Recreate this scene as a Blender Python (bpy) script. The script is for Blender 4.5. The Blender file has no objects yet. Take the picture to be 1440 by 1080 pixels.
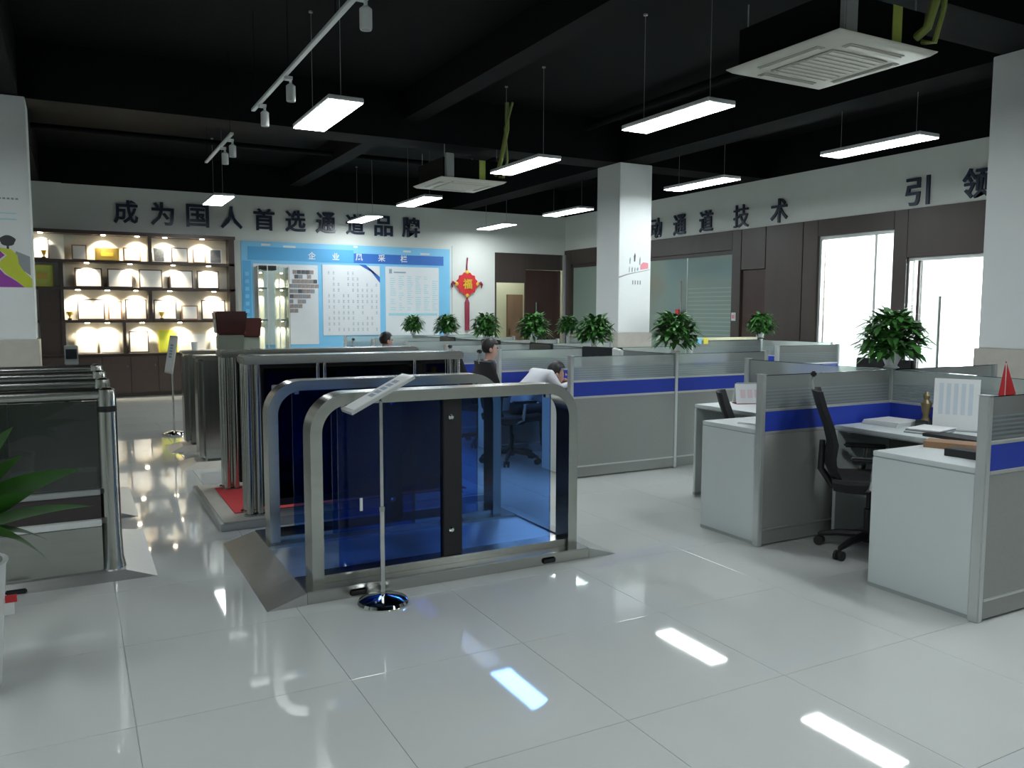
import bpy, bmesh, math, random
from mathutils import Matrix, Vector
random.seed(7)
SC = bpy.context.scene
COL = SC.collection
# ---------------------------------------------------------------- camera
YAW, PITCH, ROLL = math.radians(28.33), math.radians(5.06), math.radians(.15)
fw = Vector((math.sin(YAW)*math.cos(PITCH), math.cos(YAW)*math.cos(PITCH), -math.sin(PITCH)))
rt = Vector((math.cos(YAW), -math.sin(YAW), 0))
up = rt.cross(fw)
r2 = math.cos(ROLL)*rt + math.sin(ROLL)*up
u2 = -math.sin(ROLL)*rt + math.cos(ROLL)*up
cd = bpy.data.cameras.new('camera')
cam = bpy.data.objects.new('camera', cd)
COL.objects.link(cam)
cd.sensor_width = 36
cd.lens = 1143.3/1440*36
cd.clip_start = .05
cam.matrix_world = Matrix(((r2.x, u2.x, -fw.x, 0), (r2.y, u2.y, -fw.y, 0), (r2.z, u2.z, -fw.z, 1.5), (0, 0, 0, 1)))
SC.camera = cam
# ---------------------------------------------------------------- world, exposure
W = bpy.data.worlds.new('overcast_daylight')
SC.world = W
W.use_nodes = True
W.node_tree.nodes['Background'].inputs[0].default_value = (.93, .97, 1, 1)
W.node_tree.nodes['Background'].inputs[1].default_value = 12.0
vs = SC.view_settings
vs.view_transform = 'Standard'
vs.look = 'None'
vs.gamma = 1
vs.use_curve_mapping = False
vs.exposure = 1.2
LAMP_POWER = 15.0
SC.cycles.use_denoising = True
SC.cycles.max_bounces = 10
SC.cycles.transparent_max_bounces = 24
SC.cycles.caustics_reflective = False
SC.cycles.caustics_refractive = False
SC.cycles.sample_clamp_indirect = 6

# ---------------------------------------------------------------- materials
MATS = {}
def nodes(m):
    m.use_nodes = True
    return m.node_tree.nodes, m.node_tree.links
def mat(name, col, rough=.5, metal=0, spec=.5, var=.06, scale=6, stretch=(1, 1, 1), bump=0, emit=None, coat=0, rvar=0):
    m = bpy.data.materials.new(name)
    MATS[name] = m
    n, l = nodes(m)
    b = n['Principled BSDF']
    b.inputs['Roughness'].default_value = rough
    b.inputs['Metallic'].default_value = metal
    b.inputs['Specular IOR Level'].default_value = spec
    b.inputs['Coat Weight'].default_value = coat
    b.inputs['Coat Roughness'].default_value = .05
    tc = n.new('ShaderNodeTexCoord')
    mp = n.new('ShaderNodeMapping')
    mp.inputs['Scale'].default_value = stretch
    nz = n.new('ShaderNodeTexNoise')
    nz.inputs['Scale'].default_value = scale
    nz.inputs['Detail'].default_value = 4
    l.new(tc.outputs['Object'], mp.inputs[0]); l.new(mp.outputs[0], nz.inputs['Vector'])
    mx = n.new('ShaderNodeMix'); mx.data_type = 'RGBA'
    mx.inputs['A'].default_value = (*[max(0, c*(1-var)) for c in col], 1)
    mx.inputs['B'].default_value = (*[min(1, c*(1+var)) for c in col], 1)
    l.new(nz.outputs['Fac'], mx.inputs['Factor']); l.new(mx.outputs['Result'], b.inputs['Base Color'])
    if bump:
        bp = n.new('ShaderNodeBump'); bp.inputs['Strength'].default_value = bump; bp.inputs['Distance'].default_value = .01
        l.new(nz.outputs['Fac'], bp.inputs['Height']); l.new(bp.outputs[0], b.inputs['Normal'])
    if rvar:
        mr = n.new('ShaderNodeMapRange'); mr.inputs['To Min'].default_value = rough-rvar; mr.inputs['To Max'].default_value = rough+rvar
        l.new(nz.outputs['Fac'], mr.inputs['Value']); l.new(mr.outputs[0], b.inputs['Roughness'])
    if emit:
        b.inputs['Emission Color'].default_value = (*emit[:3], 1); b.inputs['Emission Strength'].default_value = emit[3]
    return m
def glass(name, tint, gloss=.05, rough=.02, frost=0, frostcol=(.8, .85, .82)):
    """thin sheet: tinted see-through with a fresnel mirror and, if frosted, a milky share"""
    m = bpy.data.materials.new(name); MATS[name] = m
    n, l = nodes(m)
    n.remove(n['Principled BSDF'])
    out = n['Material Output']
    tr = n.new('ShaderNodeBsdfTransparent'); tr.inputs[0].default_value = (*tint, 1)
    gl = n.new('ShaderNodeBsdfGlossy'); gl.inputs['Roughness'].default_value = rough
    fr = n.new('ShaderNodeFresnel'); fr.inputs[0].default_value = 1.45
    ad = n.new('ShaderNodeMath'); ad.operation = 'MULTIPLY'; ad.inputs[1].default_value = gloss/.05
    mx = n.new('ShaderNodeMixShader')
    l.new(fr.outputs[0], ad.inputs[0]); l.new(ad.outputs[0], mx.inputs[0])
    base = tr.outputs[0]
    if frost:
        df = n.new('ShaderNodeBsdfDiffuse'); df.inputs[0].default_value = (*frostcol, 1)
        tl = n.new('ShaderNodeBsdfTranslucent'); tl.inputs[0].default_value = (*frostcol, 1)
        m1 = n.new('ShaderNodeMixShader'); m1.inputs[0].default_value = .4
        l.new(df.outputs[0], m1.inputs[1]); l.new(tl.outputs[0], m1.inputs[2])
        m2 = n.new('ShaderNodeMixShader'); m2.inputs[0].default_value = frost
        l.new(tr.outputs[0], m2.inputs[1]); l.new(m1.outputs[0], m2.inputs[2])
        base = m2.outputs[0]
    l.new(base, mx.inputs[1]); l.new(gl.outputs[0], mx.inputs[2])
    l.new(mx.outputs[0], out.inputs[0])
    return m
def emission(name, col, s):
    m = bpy.data.materials.new(name); MATS[name] = m
    n, l = nodes(m)
    n.remove(n['Principled BSDF'])
    e = n.new('ShaderNodeEmission'); e.inputs[0].default_value = (*col, 1); e.inputs[1].default_value = s
    l.new(e.outputs[0], n['Material Output'].inputs[0])
    return m
mat('tile', (.60, .63, .605), .035, spec=.5, var=.045, scale=1.7)
mat('grout', (.50, .525, .505), .45)
mat('black_paint', (.0032, .0040, .0044), .8, spec=.12, var=.3)
mat('white_wall', (.70, .735, .69), .6, var=.02)
mat('white_paint', (.74, .775, .765), .5, var=.02)
mat('beige_stone', (.52, .50, .44), .35, var=.12, scale=9)
mat('brown_clad', (.060, .046, .040), .38, var=.25, scale=5, stretch=(1, 1, .12))
mat('brown_door', (.048, .022, .018), .35, var=.3, scale=5, stretch=(1, 1, .12))
mat('tan_door', (.22, .13, .075), .4, var=.2, scale=6, stretch=(1, 1, .15))
mat('cream_wall', (.62, .62, .42), .6, var=.03)
mat('showcase_wood', (.055, .038, .032), .35, var=.25, scale=7, stretch=(.2, 1, 1))
mat('showcase_back', (.66, .63, .53), .5, var=.03)
mat('steel', (.50, .51, .48), .24, 1, var=.08, scale=40, stretch=(.03, 1, 1), rvar=.05)
mat('steel_v', (.50, .51, .48), .22, 1, var=.08, scale=40, stretch=(1, 1, .03), rvar=.05)
mat('steel_plate', (.56, .58, .57), .42, 1, var=.1, scale=30, stretch=(.1, 1, 1), rvar=.06)
mat('chrome', (.68, .69, .68), .08, 1, var=.03)
mat('aluminium', (.62, .65, .64), .35, .55, var=.03)
mat('partition_grey', (.30, .315, .30), .7, var=.06, scale=60)
mat('blue_fabric', (.014, .045, .40), .65, var=.1, scale=80)
mat('desk_white', (.66, .72, .72), .35, var=.02)
mat('desk_edge', (.40, .44, .44), .4)
mat('black_plastic', (.012, .012, .014), .45, var=.2)
mat('black_mesh', (.010, .011, .013), .8, var=.3, scale=120)
mat('dark_rubber', (.02, .02, .02), .7)
mat('white_plastic', (.72, .75, .74), .35)
mat('grey_plastic', (.33, .36, .35), .4)
mat('lamp_housing', (.70, .72, .72), .4)
mat('maroon', (.085, .030, .026), .3, var=.2)
mat('reader_grey', (.34, .38, .32), .35, .4)
mat('red_carpet', (.55, .045, .05), .8, var=.15, scale=150)
mat('red', (.62, .03, .035), .55, var=.1)
mat('dark_red', (.30, .03, .06), .6, var=.15)
mat('gold', (.85, .55, .06), .4, .3, var=.1)
mat('brass_plaque', (.60, .42, .10), .35, .6, var=.15)
mat('paper', (.80, .82, .82), .7, var=.02)
mat('cert', (.80, .80, .76), .5, var=.04)
mat('photo_dark', (.10, .11, .12), .4, var=.7, scale=25)
mat('photo_tint', (.33, .28, .26), .5, var=.7, scale=30)
mat('navy_letter', (.016, .028, .060), .35, var=.1)
mat('board_light', (.22, .58, .86), .45, var=.08, scale=1.5)
mat('board_deep', (.04, .17, .56), .45, var=.08)
mat('board_mid', (.10, .42, .76), .45, var=.1, scale=1.2)
mat('board_white', (.74, .78, .80), .45, var=.02)
mat('ink_blue', (.30, .40, .50), .6)
mat('ink_cyan', (.38, .70, .76), .6)
mat('leaf', (.055, .20, .035), .45, var=.55, scale=14)
mat('leaf_dark', (.030, .115, .022), .4, var=.5, scale=14)
mat('leaf_big', (.035, .13, .016), .35, var=.6, scale=8)
mat('recess', (.045, .040, .038), .5)
mat('stem', (.10, .17, .05), .6)
mat('soil', (.05, .035, .025), .9)
mat('pot_white', (.72, .74, .73), .3)
mat('skin', (.55, .33, .25), .5)
mat('hair', (.012, .010, .010), .5, var=.3, scale=60)
mat('shirt_white', (.66, .68, .72), .8)
mat('shirt_dark', (.03, .03, .045), .8)
mat('trousers', (.03, .032, .045), .8)
mat('dull_brass', (.20, .16, .08), .4, .4)
mat('page_tint', (.62, .70, .76), .6)
mat('blush', (.78, .62, .64), .6)
mat('purple', (.30, .05, .36), .5)
mat('lime', (.52, .58, .04), .5)
mat('print_grey', (.28, .30, .32), .6)
mat('print_dark', (.05, .055, .06), .6)
mat('pink', (.75, .28, .33), .6)
mat('wood_box', (.30, .17, .09), .5, var=.2)
mat('yellow', (.75, .65, .04), .5)
mat('yellow_green', (.50, .60, .12), .6, var=.3)
mat('hose', (.26, .31, .07), .6, var=.3)
mat('teal_box', (.05, .25, .20), .5)
mat('screen', (.02, .025, .03), .2)
mat('frosted_white', (.74, .78, .77), .6)
mat('mint_paper', (.48, .60, .48), .6)
mat('ac_cream', (.60, .59, .52), .45)
mat('ac_grille', (.46, .46, .40), .5)
emission('lamp_glow', (.90, .96, .985), LAMP_POWER)
emission('office_fill_glow', (.97, .99, 1.0), 90)  # strong glow of the lamps added in the side offices
emission('puck_glow', (1.0, .86, .62), 14)
glass('blue_acrylic', (.40, .60, .92), .03, .015)
glass('edge_acrylic', (.25, .60, .62), .08, .05)
glass('dark_acrylic', (.10, .12, .14), .05, .03)
glass('smoke_glass', (.42, .47, .46), .09, .03, .22, (.20, .23, .215))
glass('clear_glass', (.90, .95, .93), .08, .03, .34, (.90, .96, .94))
glass('rib_glass', (.70, .78, .80), .05, .1, .55, (.62, .72, .76))
glass('green_glass', (.66, .80, .72), .08, .03, .62, (.62, .80, .69))
glass('green_stripe', (.7, .82, .76), .05, .2, .75, (.70, .84, .76))
glass('window_pane', (.95, .97, .96), .05, .01)
glass('vitrine_glass', (.90, .96, .94), .08, .01)

# ---------------------------------------------------------------- mesh helpers
class MB:
    def __init__(s): s.v = []; s.f = []; s.mi = []; s.m = 0
    def add(s, vs_, fs, T=None):
        o = len(s.v)
        s.v += [tuple(T @ Vector(p)) if T else tuple(p) for p in vs_]
        s.f += [tuple(i+o for i in f) for f in fs]
        s.mi += [s.m]*len(fs)
        return s
    def box(s, x0, x1, y0, y1, z0, z1, T=None):
        return s.add([(x0,y0,z0),(x1,y0,z0),(x1,y1,z0),(x0,y1,z0),(x0,y0,z1),(x1,y0,z1),(x1,y1,z1),(x0,y1,z1)],
                     [(0,3,2,1),(4,5,6,7),(0,1,5,4),(1,2,6,5),(2,3,7,6),(3,0,4,7)], T)
    def frustum(s, b, t, T=None):
        """b, t = (x0,x1,y0,y1,z)"""
        return s.add([(b[0],b[2],b[4]),(b[1],b[2],b[4]),(b[1],b[3],b[4]),(b[0],b[3],b[4]),(t[0],t[2],t[4]),(t[1],t[2],t[4]),(t[1],t[3],t[4]),(t[0],t[3],t[4])],
                     [(0,3,2,1),(4,5,6,7),(0,1,5,4),(1,2,6,5),(2,3,7,6),(3,0,4,7)], T)
    def tube(s, pts, r, n=12, cap=True):
        pts = [Vector(p) for p in pts]
        rs = r if isinstance(r, (list, tuple)) else [r]*len(pts)
        vs_, fs = [], []
        a = None
        for i, p in enumerate(pts):
            d = (pts[min(i+1, len(pts)-1)]-pts[max(i-1, 0)]).normalized()
            if a is None: a = d.orthogonal().normalized()
            else: a = (a - d*a.dot(d)).normalized()
            b = d.cross(a)
            for k in range(n):
                t = 2*math.pi*k/n
                vs_.append(p + (a*math.cos(t)+b*math.sin(t))*rs[i])
        for i in range(len(pts)-1):
            for k in range(n):
                fs.append((i*n+k, i*n+(k+1) % n, (i+1)*n+(k+1) % n, (i+1)*n+k))
        if cap:
            fs.append(tuple(reversed(range(n)))); fs.append(tuple(range((len(pts)-1)*n, len(pts)*n)))
        return s.add(vs_, fs)
    def lathe(s, prof, n=24, c=(0, 0, 0), T=None):
        vs_, fs = [], []
        for r, z in prof:
            for k in range(n):
                t = 2*math.pi*k/n
                vs_.append((c[0]+r*math.cos(t), c[1]+r*math.sin(t), c[2]+z))
        for i in range(len(prof)-1):
            for k in range(n):
                fs.append((i*n+k, i*n+(k+1) % n, (i+1)*n+(k+1) % n, (i+1)*n+k))
        fs.append(tuple(reversed(range(n)))); fs.append(tuple(range((len(prof)-1)*n, len(prof)*n)))
        return s.add(vs_, fs, T)
    def ball(s, c, r, n=14, m=9, T=None):
        rx, ry, rz = r if isinstance(r, (list, tuple)) else (r, r, r)
        prof = []
        vs_, fs = [], []
        for i in range(m+1):
            ph = -math.pi/2+math.pi*(i+.02)/(m+.04)
            for k in range(n):
                t = 2*math.pi*k/n
                vs_.append((c[0]+rx*math.cos(ph)*math.cos(t), c[1]+ry*math.cos(ph)*math.sin(t), c[2]+rz*math.sin(ph)))
        for i in range(m):
            for k in range(n):
                fs.append((i*n+k, i*n+(k+1) % n, (i+1)*n+(k+1) % n, (i+1)*n+k))
        fs.append(tuple(reversed(range(n)))); fs.append(tuple(range(m*n, (m+1)*n)))
        return s.add(vs_, fs, T)
    def plate(s, outline, z0, z1, T=None):
        """outline in xy, extruded in z"""
        n = len(outline)
        return s.add([(x, y, z0) for x, y in outline]+[(x, y, z1) for x, y in outline],
                     [tuple(reversed(range(n))), tuple(range(n, 2*n))]+[(i, (i+1) % n, n+(i+1) % n, n+i) for i in range(n)], T)
    def build(s, name, m, parent=None, loc=(0, 0, 0), rz=0, bevel=0, smooth=False, seg=2):
        me = bpy.data.meshes.new(name)
        me.from_pydata(s.v, [], s.f)
        for mm in (m if isinstance(m, (list, tuple)) else [m]):
            me.materials.append(MATS[mm])
        if any(s.mi):
            me.polygons.foreach_set('material_index', s.mi)
        if bevel:
            bm = bmesh.new(); bm.from_mesh(me)
            es = [e for e in bm.edges if len(e.link_faces) == 2 and e.calc_face_angle(0) > .6]
            bmesh.ops.bevel(bm, geom=es, offset=bevel, segments=seg, affect='EDGES', clamp_overlap=True)
            bm.to_mesh(me); bm.free()
        if smooth or bevel:
            me.polygons.foreach_set('use_smooth', [True]*len(me.polygons))
            me.set_sharp_from_angle(angle=math.radians(38))
        me.update()
        return link(name, me, parent, loc, rz)
def link(name, me, parent=None, loc=(0, 0, 0), rz=0):
    o = bpy.data.objects.new(name, me)
    COL.objects.link(o)
    o.location = loc
    o.rotation_euler = (0, 0, rz)
    if parent: o.parent = parent
    return o
def tag(o, label, cat, group=None, kind=None):
    if label: o['label'] = label
    if cat: o['category'] = cat
    if group: o['group'] = group
    if kind: o['kind'] = kind
    return o
def thing(name, label, cat, loc=(0, 0, 0), rz=0, group=None):
    return tag(link(name, None, None, loc, rz), label, cat, group)
def struct(o):
    o['kind'] = 'structure'
    return o
def dup(root, label, loc, rz=None, group=None):
    r = root.copy(); COL.objects.link(r)
    r.location = loc
    if rz is not None: r.rotation_euler = (0, 0, rz)
    r['label'] = label
    if group: r['group'] = group
    for ch in root.children:
        c = ch.copy(); COL.objects.link(c); c.parent = r
        for g in ch.children:
            d = g.copy(); COL.objects.link(d); d.parent = c
    return r
def bx(name, m, parent, x0, x1, y0, y1, z0, z1, bevel=0):
    """one box-shaped part with its origin at its own base centre"""
    cx, cy = (x0+x1)/2, (y0+y1)/2
    return MB().box(x0-cx, x1-cx, y0-cy, y1-cy, 0, z1-z0).build(name, m, parent, (cx, cy, z0), 0, bevel)
def textmesh(ch, size, depth, fat=0):
    cu = bpy.data.curves.new('glyph', 'FONT')
    cu.body = ch; cu.size = size; cu.extrude = depth/2; cu.offset = fat
    cu.align_x = 'CENTER'; cu.align_y = 'CENTER'
    cu.resolution_u = 2
    o = bpy.data.objects.new('glyph', cu); COL.objects.link(o)
    me = bpy.data.meshes.new_from_object(o.evaluated_get(bpy.context.evaluated_depsgraph_get()))
    bpy.data.objects.remove(o); bpy.data.curves.remove(cu)
    return me
def glyph(name, ch, size, depth, m, parent, loc, face='-Y', fat=0, fit=None):
    """text standing upright; face = the way it looks"""
    me = textmesh(ch, size, depth, fat)
    xs = [v.co.x for v in me.vertices]; ys = [v.co.y for v in me.vertices]
    if xs:
        c = Vector(((min(xs)+max(xs))/2, (min(ys)+max(ys))/2, 0))
        sx = sy = 1
        if fit: sx = fit[0]/(max(xs)-min(xs)); sy = fit[1]/(max(ys)-min(ys))
        R = Matrix.Rotation(math.pi/2, 4, 'X')
        if face == '-X': R = Matrix.Rotation(-math.pi/2, 4, 'Z') @ R
        for v in me.vertices:
            p = v.co-c
            v.co = R @ Vector((p.x*sx, p.y*sy, p.z))
    me.materials.clear(); me.materials.append(MATS[m])
    return link(name, me, parent, loc)
# ================================================================= THE ROOM
X0, X1, Y0, Y1 = -4.0, 10.0, -4.5, 16.0
ZW, ZC = 3.66, 4.25          # white paint ends, black ceiling
# floor: grout bed plus single polished tiles
fl = struct(bx('floor', 'grout', None, X0-.2, 14.2, Y0-.2, Y1+4.4, -.2, -.004))
T = .8
tile_me = None
tiles = []
gx0, gy0 = .145, 3.13
ix = range(int((X0-gx0)//T), int((X1-gx0)//T)+1); iy = range(int((Y0-gy0)//T), int((Y1-gy0)//T)+1)
def px_of(x, y, z=0):
    d = Vector((x, y, z-1.5)); zc = d.dot(fw)
    return (720+1143.3*d.dot(r2)/zc, 540-1143.3*d.dot(u2)/zc) if zc > .3 else None
near, far = [], []
for i in ix:
    for j in iy:
        cx, cy = gx0+(i+.5)*T, gy0+(j+.5)*T
        p = px_of(cx, cy)
        vis = p and -150 < p[0] < 1590 and p[1] < 1400
        (near if vis else far).append((math.hypot(cx, cy), i, j))
near.sort()
far += near[290:]; near = near[:290]
def tile_mesh():
    g, b = .0010, .0008
    a = T/2-g
    m = MB().frustum((-a, a, -a, a, 0), (-a, a, -a, a, .004-b)); 
    m = MB()
    v = [(-a,-a,-.003),(a,-a,-.003),(a,a,-.003),(-a,a,-.003),(-a,-a,-b),(a,-a,-b),(a,a,-b),(-a,a,-b),(-a+b,-a+b,0),(a-b,-a+b,0),(a-b,a-b,0),(-a+b,a-b,0)]
    f = [(8,9,10,11)]+[(k,(k+1)%4,4+(k+1)%4,4+k) for k in range(4)]+[(4+k,4+(k+1)%4,8+(k+1)%4,8+k) for k in range(4)]
    return m.add(v, f)
FZ = .196                    # floor object's origin is its underside centre
fo = fl.location
tm = tile_mesh()
proto = tm.build('floor_tile', 'tile', fl)
for k, (d, i, j) in enumerate(near):
    o = proto if k == 0 else proto.copy()
    if k: COL.objects.link(o); o.parent = fl
    o.location = (gx0+(i+.5)*T-fo.x, gy0+(j+.5)*T-fo.y, -fo.z)
rest = MB()
for d, i, j in far:
    rest.add([(p[0]+gx0+(i+.5)*T-fo.x, p[1]+gy0+(j+.5)*T-fo.y, p[2]-fo.z) for p in tm.v], tm.f)
o = rest.build('floor_tile', 'tile', fl); o['kind'] = 'stuff'
# ceiling and beams
ce = struct(bx('ceiling', 'black_paint', None, X0-.2, X1+.2, Y0-.2, Y1+.2, ZC, ZC+.2))
def beam(x0, x1, y0, y1, z0=ZW):
    struct(bx('ceiling_beam', 'black_paint', None, x0, x1, y0, y1, z0, ZC))
beam(X0, X1, 9.85, 10.35)
beam(X0, X1, 3.75, 4.25)
beam(7.1, 7.55, Y0, Y1-.05, ZW+.01)
beam(-.9, -.4, Y0, Y1-.05, ZW+.01)
beam(3.75, 4.0, Y0, Y1-.05, 3.9)
struct(MB().tube([(0, -10, 0), (0, 10.2, 0)], .05, 10).build('ceiling_conduit', 'black_paint', None, (6.5, 5.75, ZC-.15), smooth=True))
struct(MB().tube([(-6.9, 0, 0), (6.9, 0, 0)], .04, 10).build('ceiling_conduit', 'black_paint', None, (3.0, 13.0, ZC-.25), smooth=True))
# back wall with a passage at its right end
wb = struct(bx('wall_back', 'white_wall', None, X0, 8.19, Y1, Y1+.2, 0, ZW))
def wpart(par, name, m, x0, x1, y0, y1, z0, z1, bevel=0):
    l = par.location
    return bx(name, m, par, x0-l.x, x1-l.x, y0-l.y, y1-l.y, z0-l.z, z1-l.z, bevel)
wpart(wb, 'lintel', 'white_wall', 8.19, 10.0, Y1, Y1+.2, 2.80, ZW)
wpart(wb, 'upper_paint', 'black_paint', X0, 10.0, Y1, Y1+.2, ZW, ZC)
wpart(wb, 'panel_joint', 'grey_plastic', 7.16, 7.17, Y1-.003, Y1, 0, 2.9)
struct(bx('wall_step', 'white_wall', None, X0, -.08, Y1-.06, Y1, 0, ZW))
# passage behind: brown front with an opening, cream corridor wall with tan door, dark door with pull handle
wpart(wb, 'cladding_panel', 'brown_clad', 8.19, 8.98, Y1+.02, Y1+.18, 2.15, 2.80)
wpart(wb, 'cladding_panel', 'brown_clad', 8.98, 9.98, Y1+.02, Y1+.18, 2.45, 2.80)
wpart(wb, 'cladding_panel', 'brown_clad', 8.19, 8.24, Y1+.02, Y1+.18, 0, 2.15)
struct(bx('wall_passage_left', 'cream_wall', None, 7.4, 7.5, Y1+.2, Y1+1.5, 0, 2.85))
struct(bx('ceiling_passage', 'white_paint', None, 7.4, 10.2, Y1+.2, Y1+1.5, 2.85, 2.95))
struct(bx('wall_passage_right', 'cream_wall', None, 10.2, 10.3, Y1+.2, Y1+1.5, 0, 2.85))
wp = struct(bx('wall_passage_end', 'cream_wall', None, 7.4, 10.3, Y1+1.4, Y1+1.5, 0, 2.85))
d = struct(bx('door_1', 'tan_door', None, 9.22, 9.64, Y1+1.34, Y1+1.4, 0, 1.92, .004))
wpart(d, 'door_handle', 'chrome', 9.25, 9.27, Y1+1.29, Y1+1.34, .95, 1.10)
t = thing('corridor_fill_lamp', 'added unseen fill lamp on the cream corridor ceiling behind the passage', 'lamp', (9.0, Y1+.8, 2.83))  # unseen lamp, added to light the corridor's cream wall
bx('frame', 'lamp_housing', t, -.2, .2, -.2, .2, 0, .02)
bx('diffuser', 'lamp_glow', t, -.18, .18, -.18, .18, -.006, 0)
d = struct(bx('door_2', 'brown_door', None, 8.99, 9.92, Y1+.06, Y1+.11, 0, 2.44, .004))
wpart(d, 'door_handle', 'chrome', 9.23, 9.26, Y1, Y1+.06, .95, 1.72, .004)
struct(bx('trim_1', 'aluminium', None, 9.93, 9.99, Y1-.06, Y1, 0, 2.80, .004))
# right wall: white band on top, brown cladding with openings below
wr = struct(bx('wall_right', 'white_wall', None, X1, X1+.2, Y0, Y1+.2, 2.90, ZW))
wpart(wr, 'upper_paint', 'black_paint', X1, X1+.2, Y0, Y1+.2, ZW, ZC)
clad = [(Y0, 6.20, 0, 2.90), (6.20, 7.26, 2.25, 2.90), (7.26, 7.47, 0, 2.90), (7.47, 8.77, 2.65, 2.90), (8.77, 9.05, 0, 2.9),
        (9.06, 9.82, 0, 2.9), (9.83, 10.37, 2.22, 2.9), (10.38, 10.59, 0, 2.9), (10.59, 15.72, 2.57, 2.9), (15.72, 16.0, 0, 2.9), (10.59, 15.72, 0, .12)]
for a, b, z0, z1 in clad:
    wpart(wr, 'cladding_panel', 'brown_clad', X1-.02, X1+.18, a, b-.004, z0, z1-.004 if z1 > 2.8 else z1, .003)
d = struct(bx('door_3', 'brown_door', None, X1+.02, X1+.08, 9.84, 10.36, 0, 2.21, .004))
wpart(d, 'door_handle', 'chrome', X1-.03, X1+.02, 9.93, 9.97, 1.0, 1.14)
# frosted green glass partition of the meeting room
w = struct(bx('window_1', 'brown_clad', None, X1+.03, X1+.09, 10.59, 15.72, 2.50, 2.57))
for a, b in ((10.60, 11.80), (11.82, 13.1), (13.12, 14.4), (14.42, 15.71)):
    wpart(w, 'pane', 'green_glass', X1+.05, X1+.062, a, b, .12, 2.50)
for yy in (11.81, 13.11, 14.41):
    wpart(w, 'mullion', 'aluminium', X1+.045, X1+.067, yy-.012, yy+.012, .12, 2.50)
for k in range(14):
    z = .95+k*.075
    wpart(w, 'frosted_strip', 'green_stripe', X1+.046, X1+.049, 10.62, 11.78, z, z+.016)
h = MB().tube([(0, 0, 0), (0, 0, 1.1)], .018, 10).build('pull_handle', 'chrome', w, (X1-.02-w.location.x, 11.9-w.location.y, .98-w.location.z), smooth=True)
wpart(w, 'red_tag', 'red', X1-.045, X1-.02, 11.93, 12.02, 1.42, 1.56)
sw = bx('light_switch', 'white_plastic', None, X1-.032, X1-.02, 10.46, 10.56, 1.36, 1.5, .003)
tag(sw, 'small pale light switch on the dark wall beside the green glass', 'switch')
wpart(sw, 'rocker', 'pink', X1-.038, X1-.032, 10.48, 10.54, 1.40, 1.46)
# bright side offices behind the right wall
struct(bx('wall_office_left', 'white_paint', None, X1+.2, 13.6, 9.15, 9.25, 0, 2.95))
struct(bx('wall_office_right', 'white_paint', None, X1+.2, 13.6, 4.4, 4.5, 0, 2.95))
struct(bx('ceiling_office', 'white_paint', None, X1+.2, 13.7, 4.4, 9.25, 2.95, 3.05))
wo = struct(bx('wall_office_outer', 'white_paint', None, 13.6, 13.7, 4.4, 9.25, 0, .35))
wpart(wo, 'lintel', 'white_paint', 13.6, 13.7, 4.4, 9.25, 2.75, 2.95)
wpart(wo, 'pier', 'white_paint', 13.6, 13.7, 4.4, 4.7, .35, 2.75)
wpart(wo, 'pier', 'white_paint', 13.6, 13.7, 9.0, 9.25, .35, 2.75)
w = struct(bx('window_2', 'aluminium', None, 13.62, 13.68, 6.82, 6.88, .35, 2.75))
wpart(w, 'pane', 'window_pane', 13.645, 13.655, 4.7, 6.82, .35, 2.75)
wpart(w, 'pane', 'window_pane', 13.645, 13.655, 6.88, 9.0, .35, 2.75)
struct(bx('wall_office_screen', 'white_paint', None, 11.2, 11.26, 7.95, 9.15, 0, 2.95))
for i, yy in enumerate((6.0, 8.0)):  # unseen lamps, added to brighten the offices to near white
    t = thing('office_fill_lamp', ('added unseen fill lamp on the office ceiling behind the glass door', 'added unseen fill lamp on the office ceiling behind the tall window')[i], 'lamp', (11.9 if i == 0 else 10.75, yy, 2.93), 0, 'added office fill lamps')
    bx('frame', 'lamp_housing', t, -.32, .32, -.32, .32, 0, .02)
    bx('diffuser', 'office_fill_glow', t, -.29, .29, -.29, .29, -.006, 0)
w = struct(bx('window_3', 'aluminium', None, X1+.03, X1+.09, 7.47, 8.77, 2.60, 2.65))
wpart(w, 'pane', 'window_pane', X1+.055, X1+.065, 7.80, 8.73, .05, 2.60)
wpart(w, 'pane', 'window_pane', X1+.055, X1+.065, 7.51, 7.76, .05, 2.60)
wpart(w, 'window_frame', 'aluminium', X1+.03, X1+.09, 8.73, 8.77, 0, 2.60)
wpart(w, 'window_frame', 'aluminium', X1+.03, X1+.09, 7.47, 7.51, 0, 2.60)
wpart(w, 'mullion', 'aluminium', X1+.03, X1+.09, 7.76, 7.80, 0, 2.60)
d = struct(bx('door_4', 'aluminium', None, X1+.03, X1+.09, 6.20, 7.26, 2.20, 2.25))
wpart(d, 'glass_leaf', 'window_pane', X1+.055, X1+.067, 6.24, 7.08, .02, 2.20)
wpart(d, 'door_frame', 'brown_clad', X1+.03, X1+.09, 7.08, 7.12, 0, 2.20)
wpart(d, 'sidelight', 'window_pane', X1+.055, X1+.067, 7.12, 7.24, .02, 2.20)
wpart(d, 'door_frame', 'aluminium', X1+.03, X1+.09, 7.24, 7.26, 0, 2.20)
MB().tube([(0, 0, 0), (0, 0, 1.0)], .018, 10).build('pull_handle', 'steel_v', d, (X1+.01-d.location.x, 6.76-d.location.y, .72-d.location.z), smooth=True)
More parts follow.
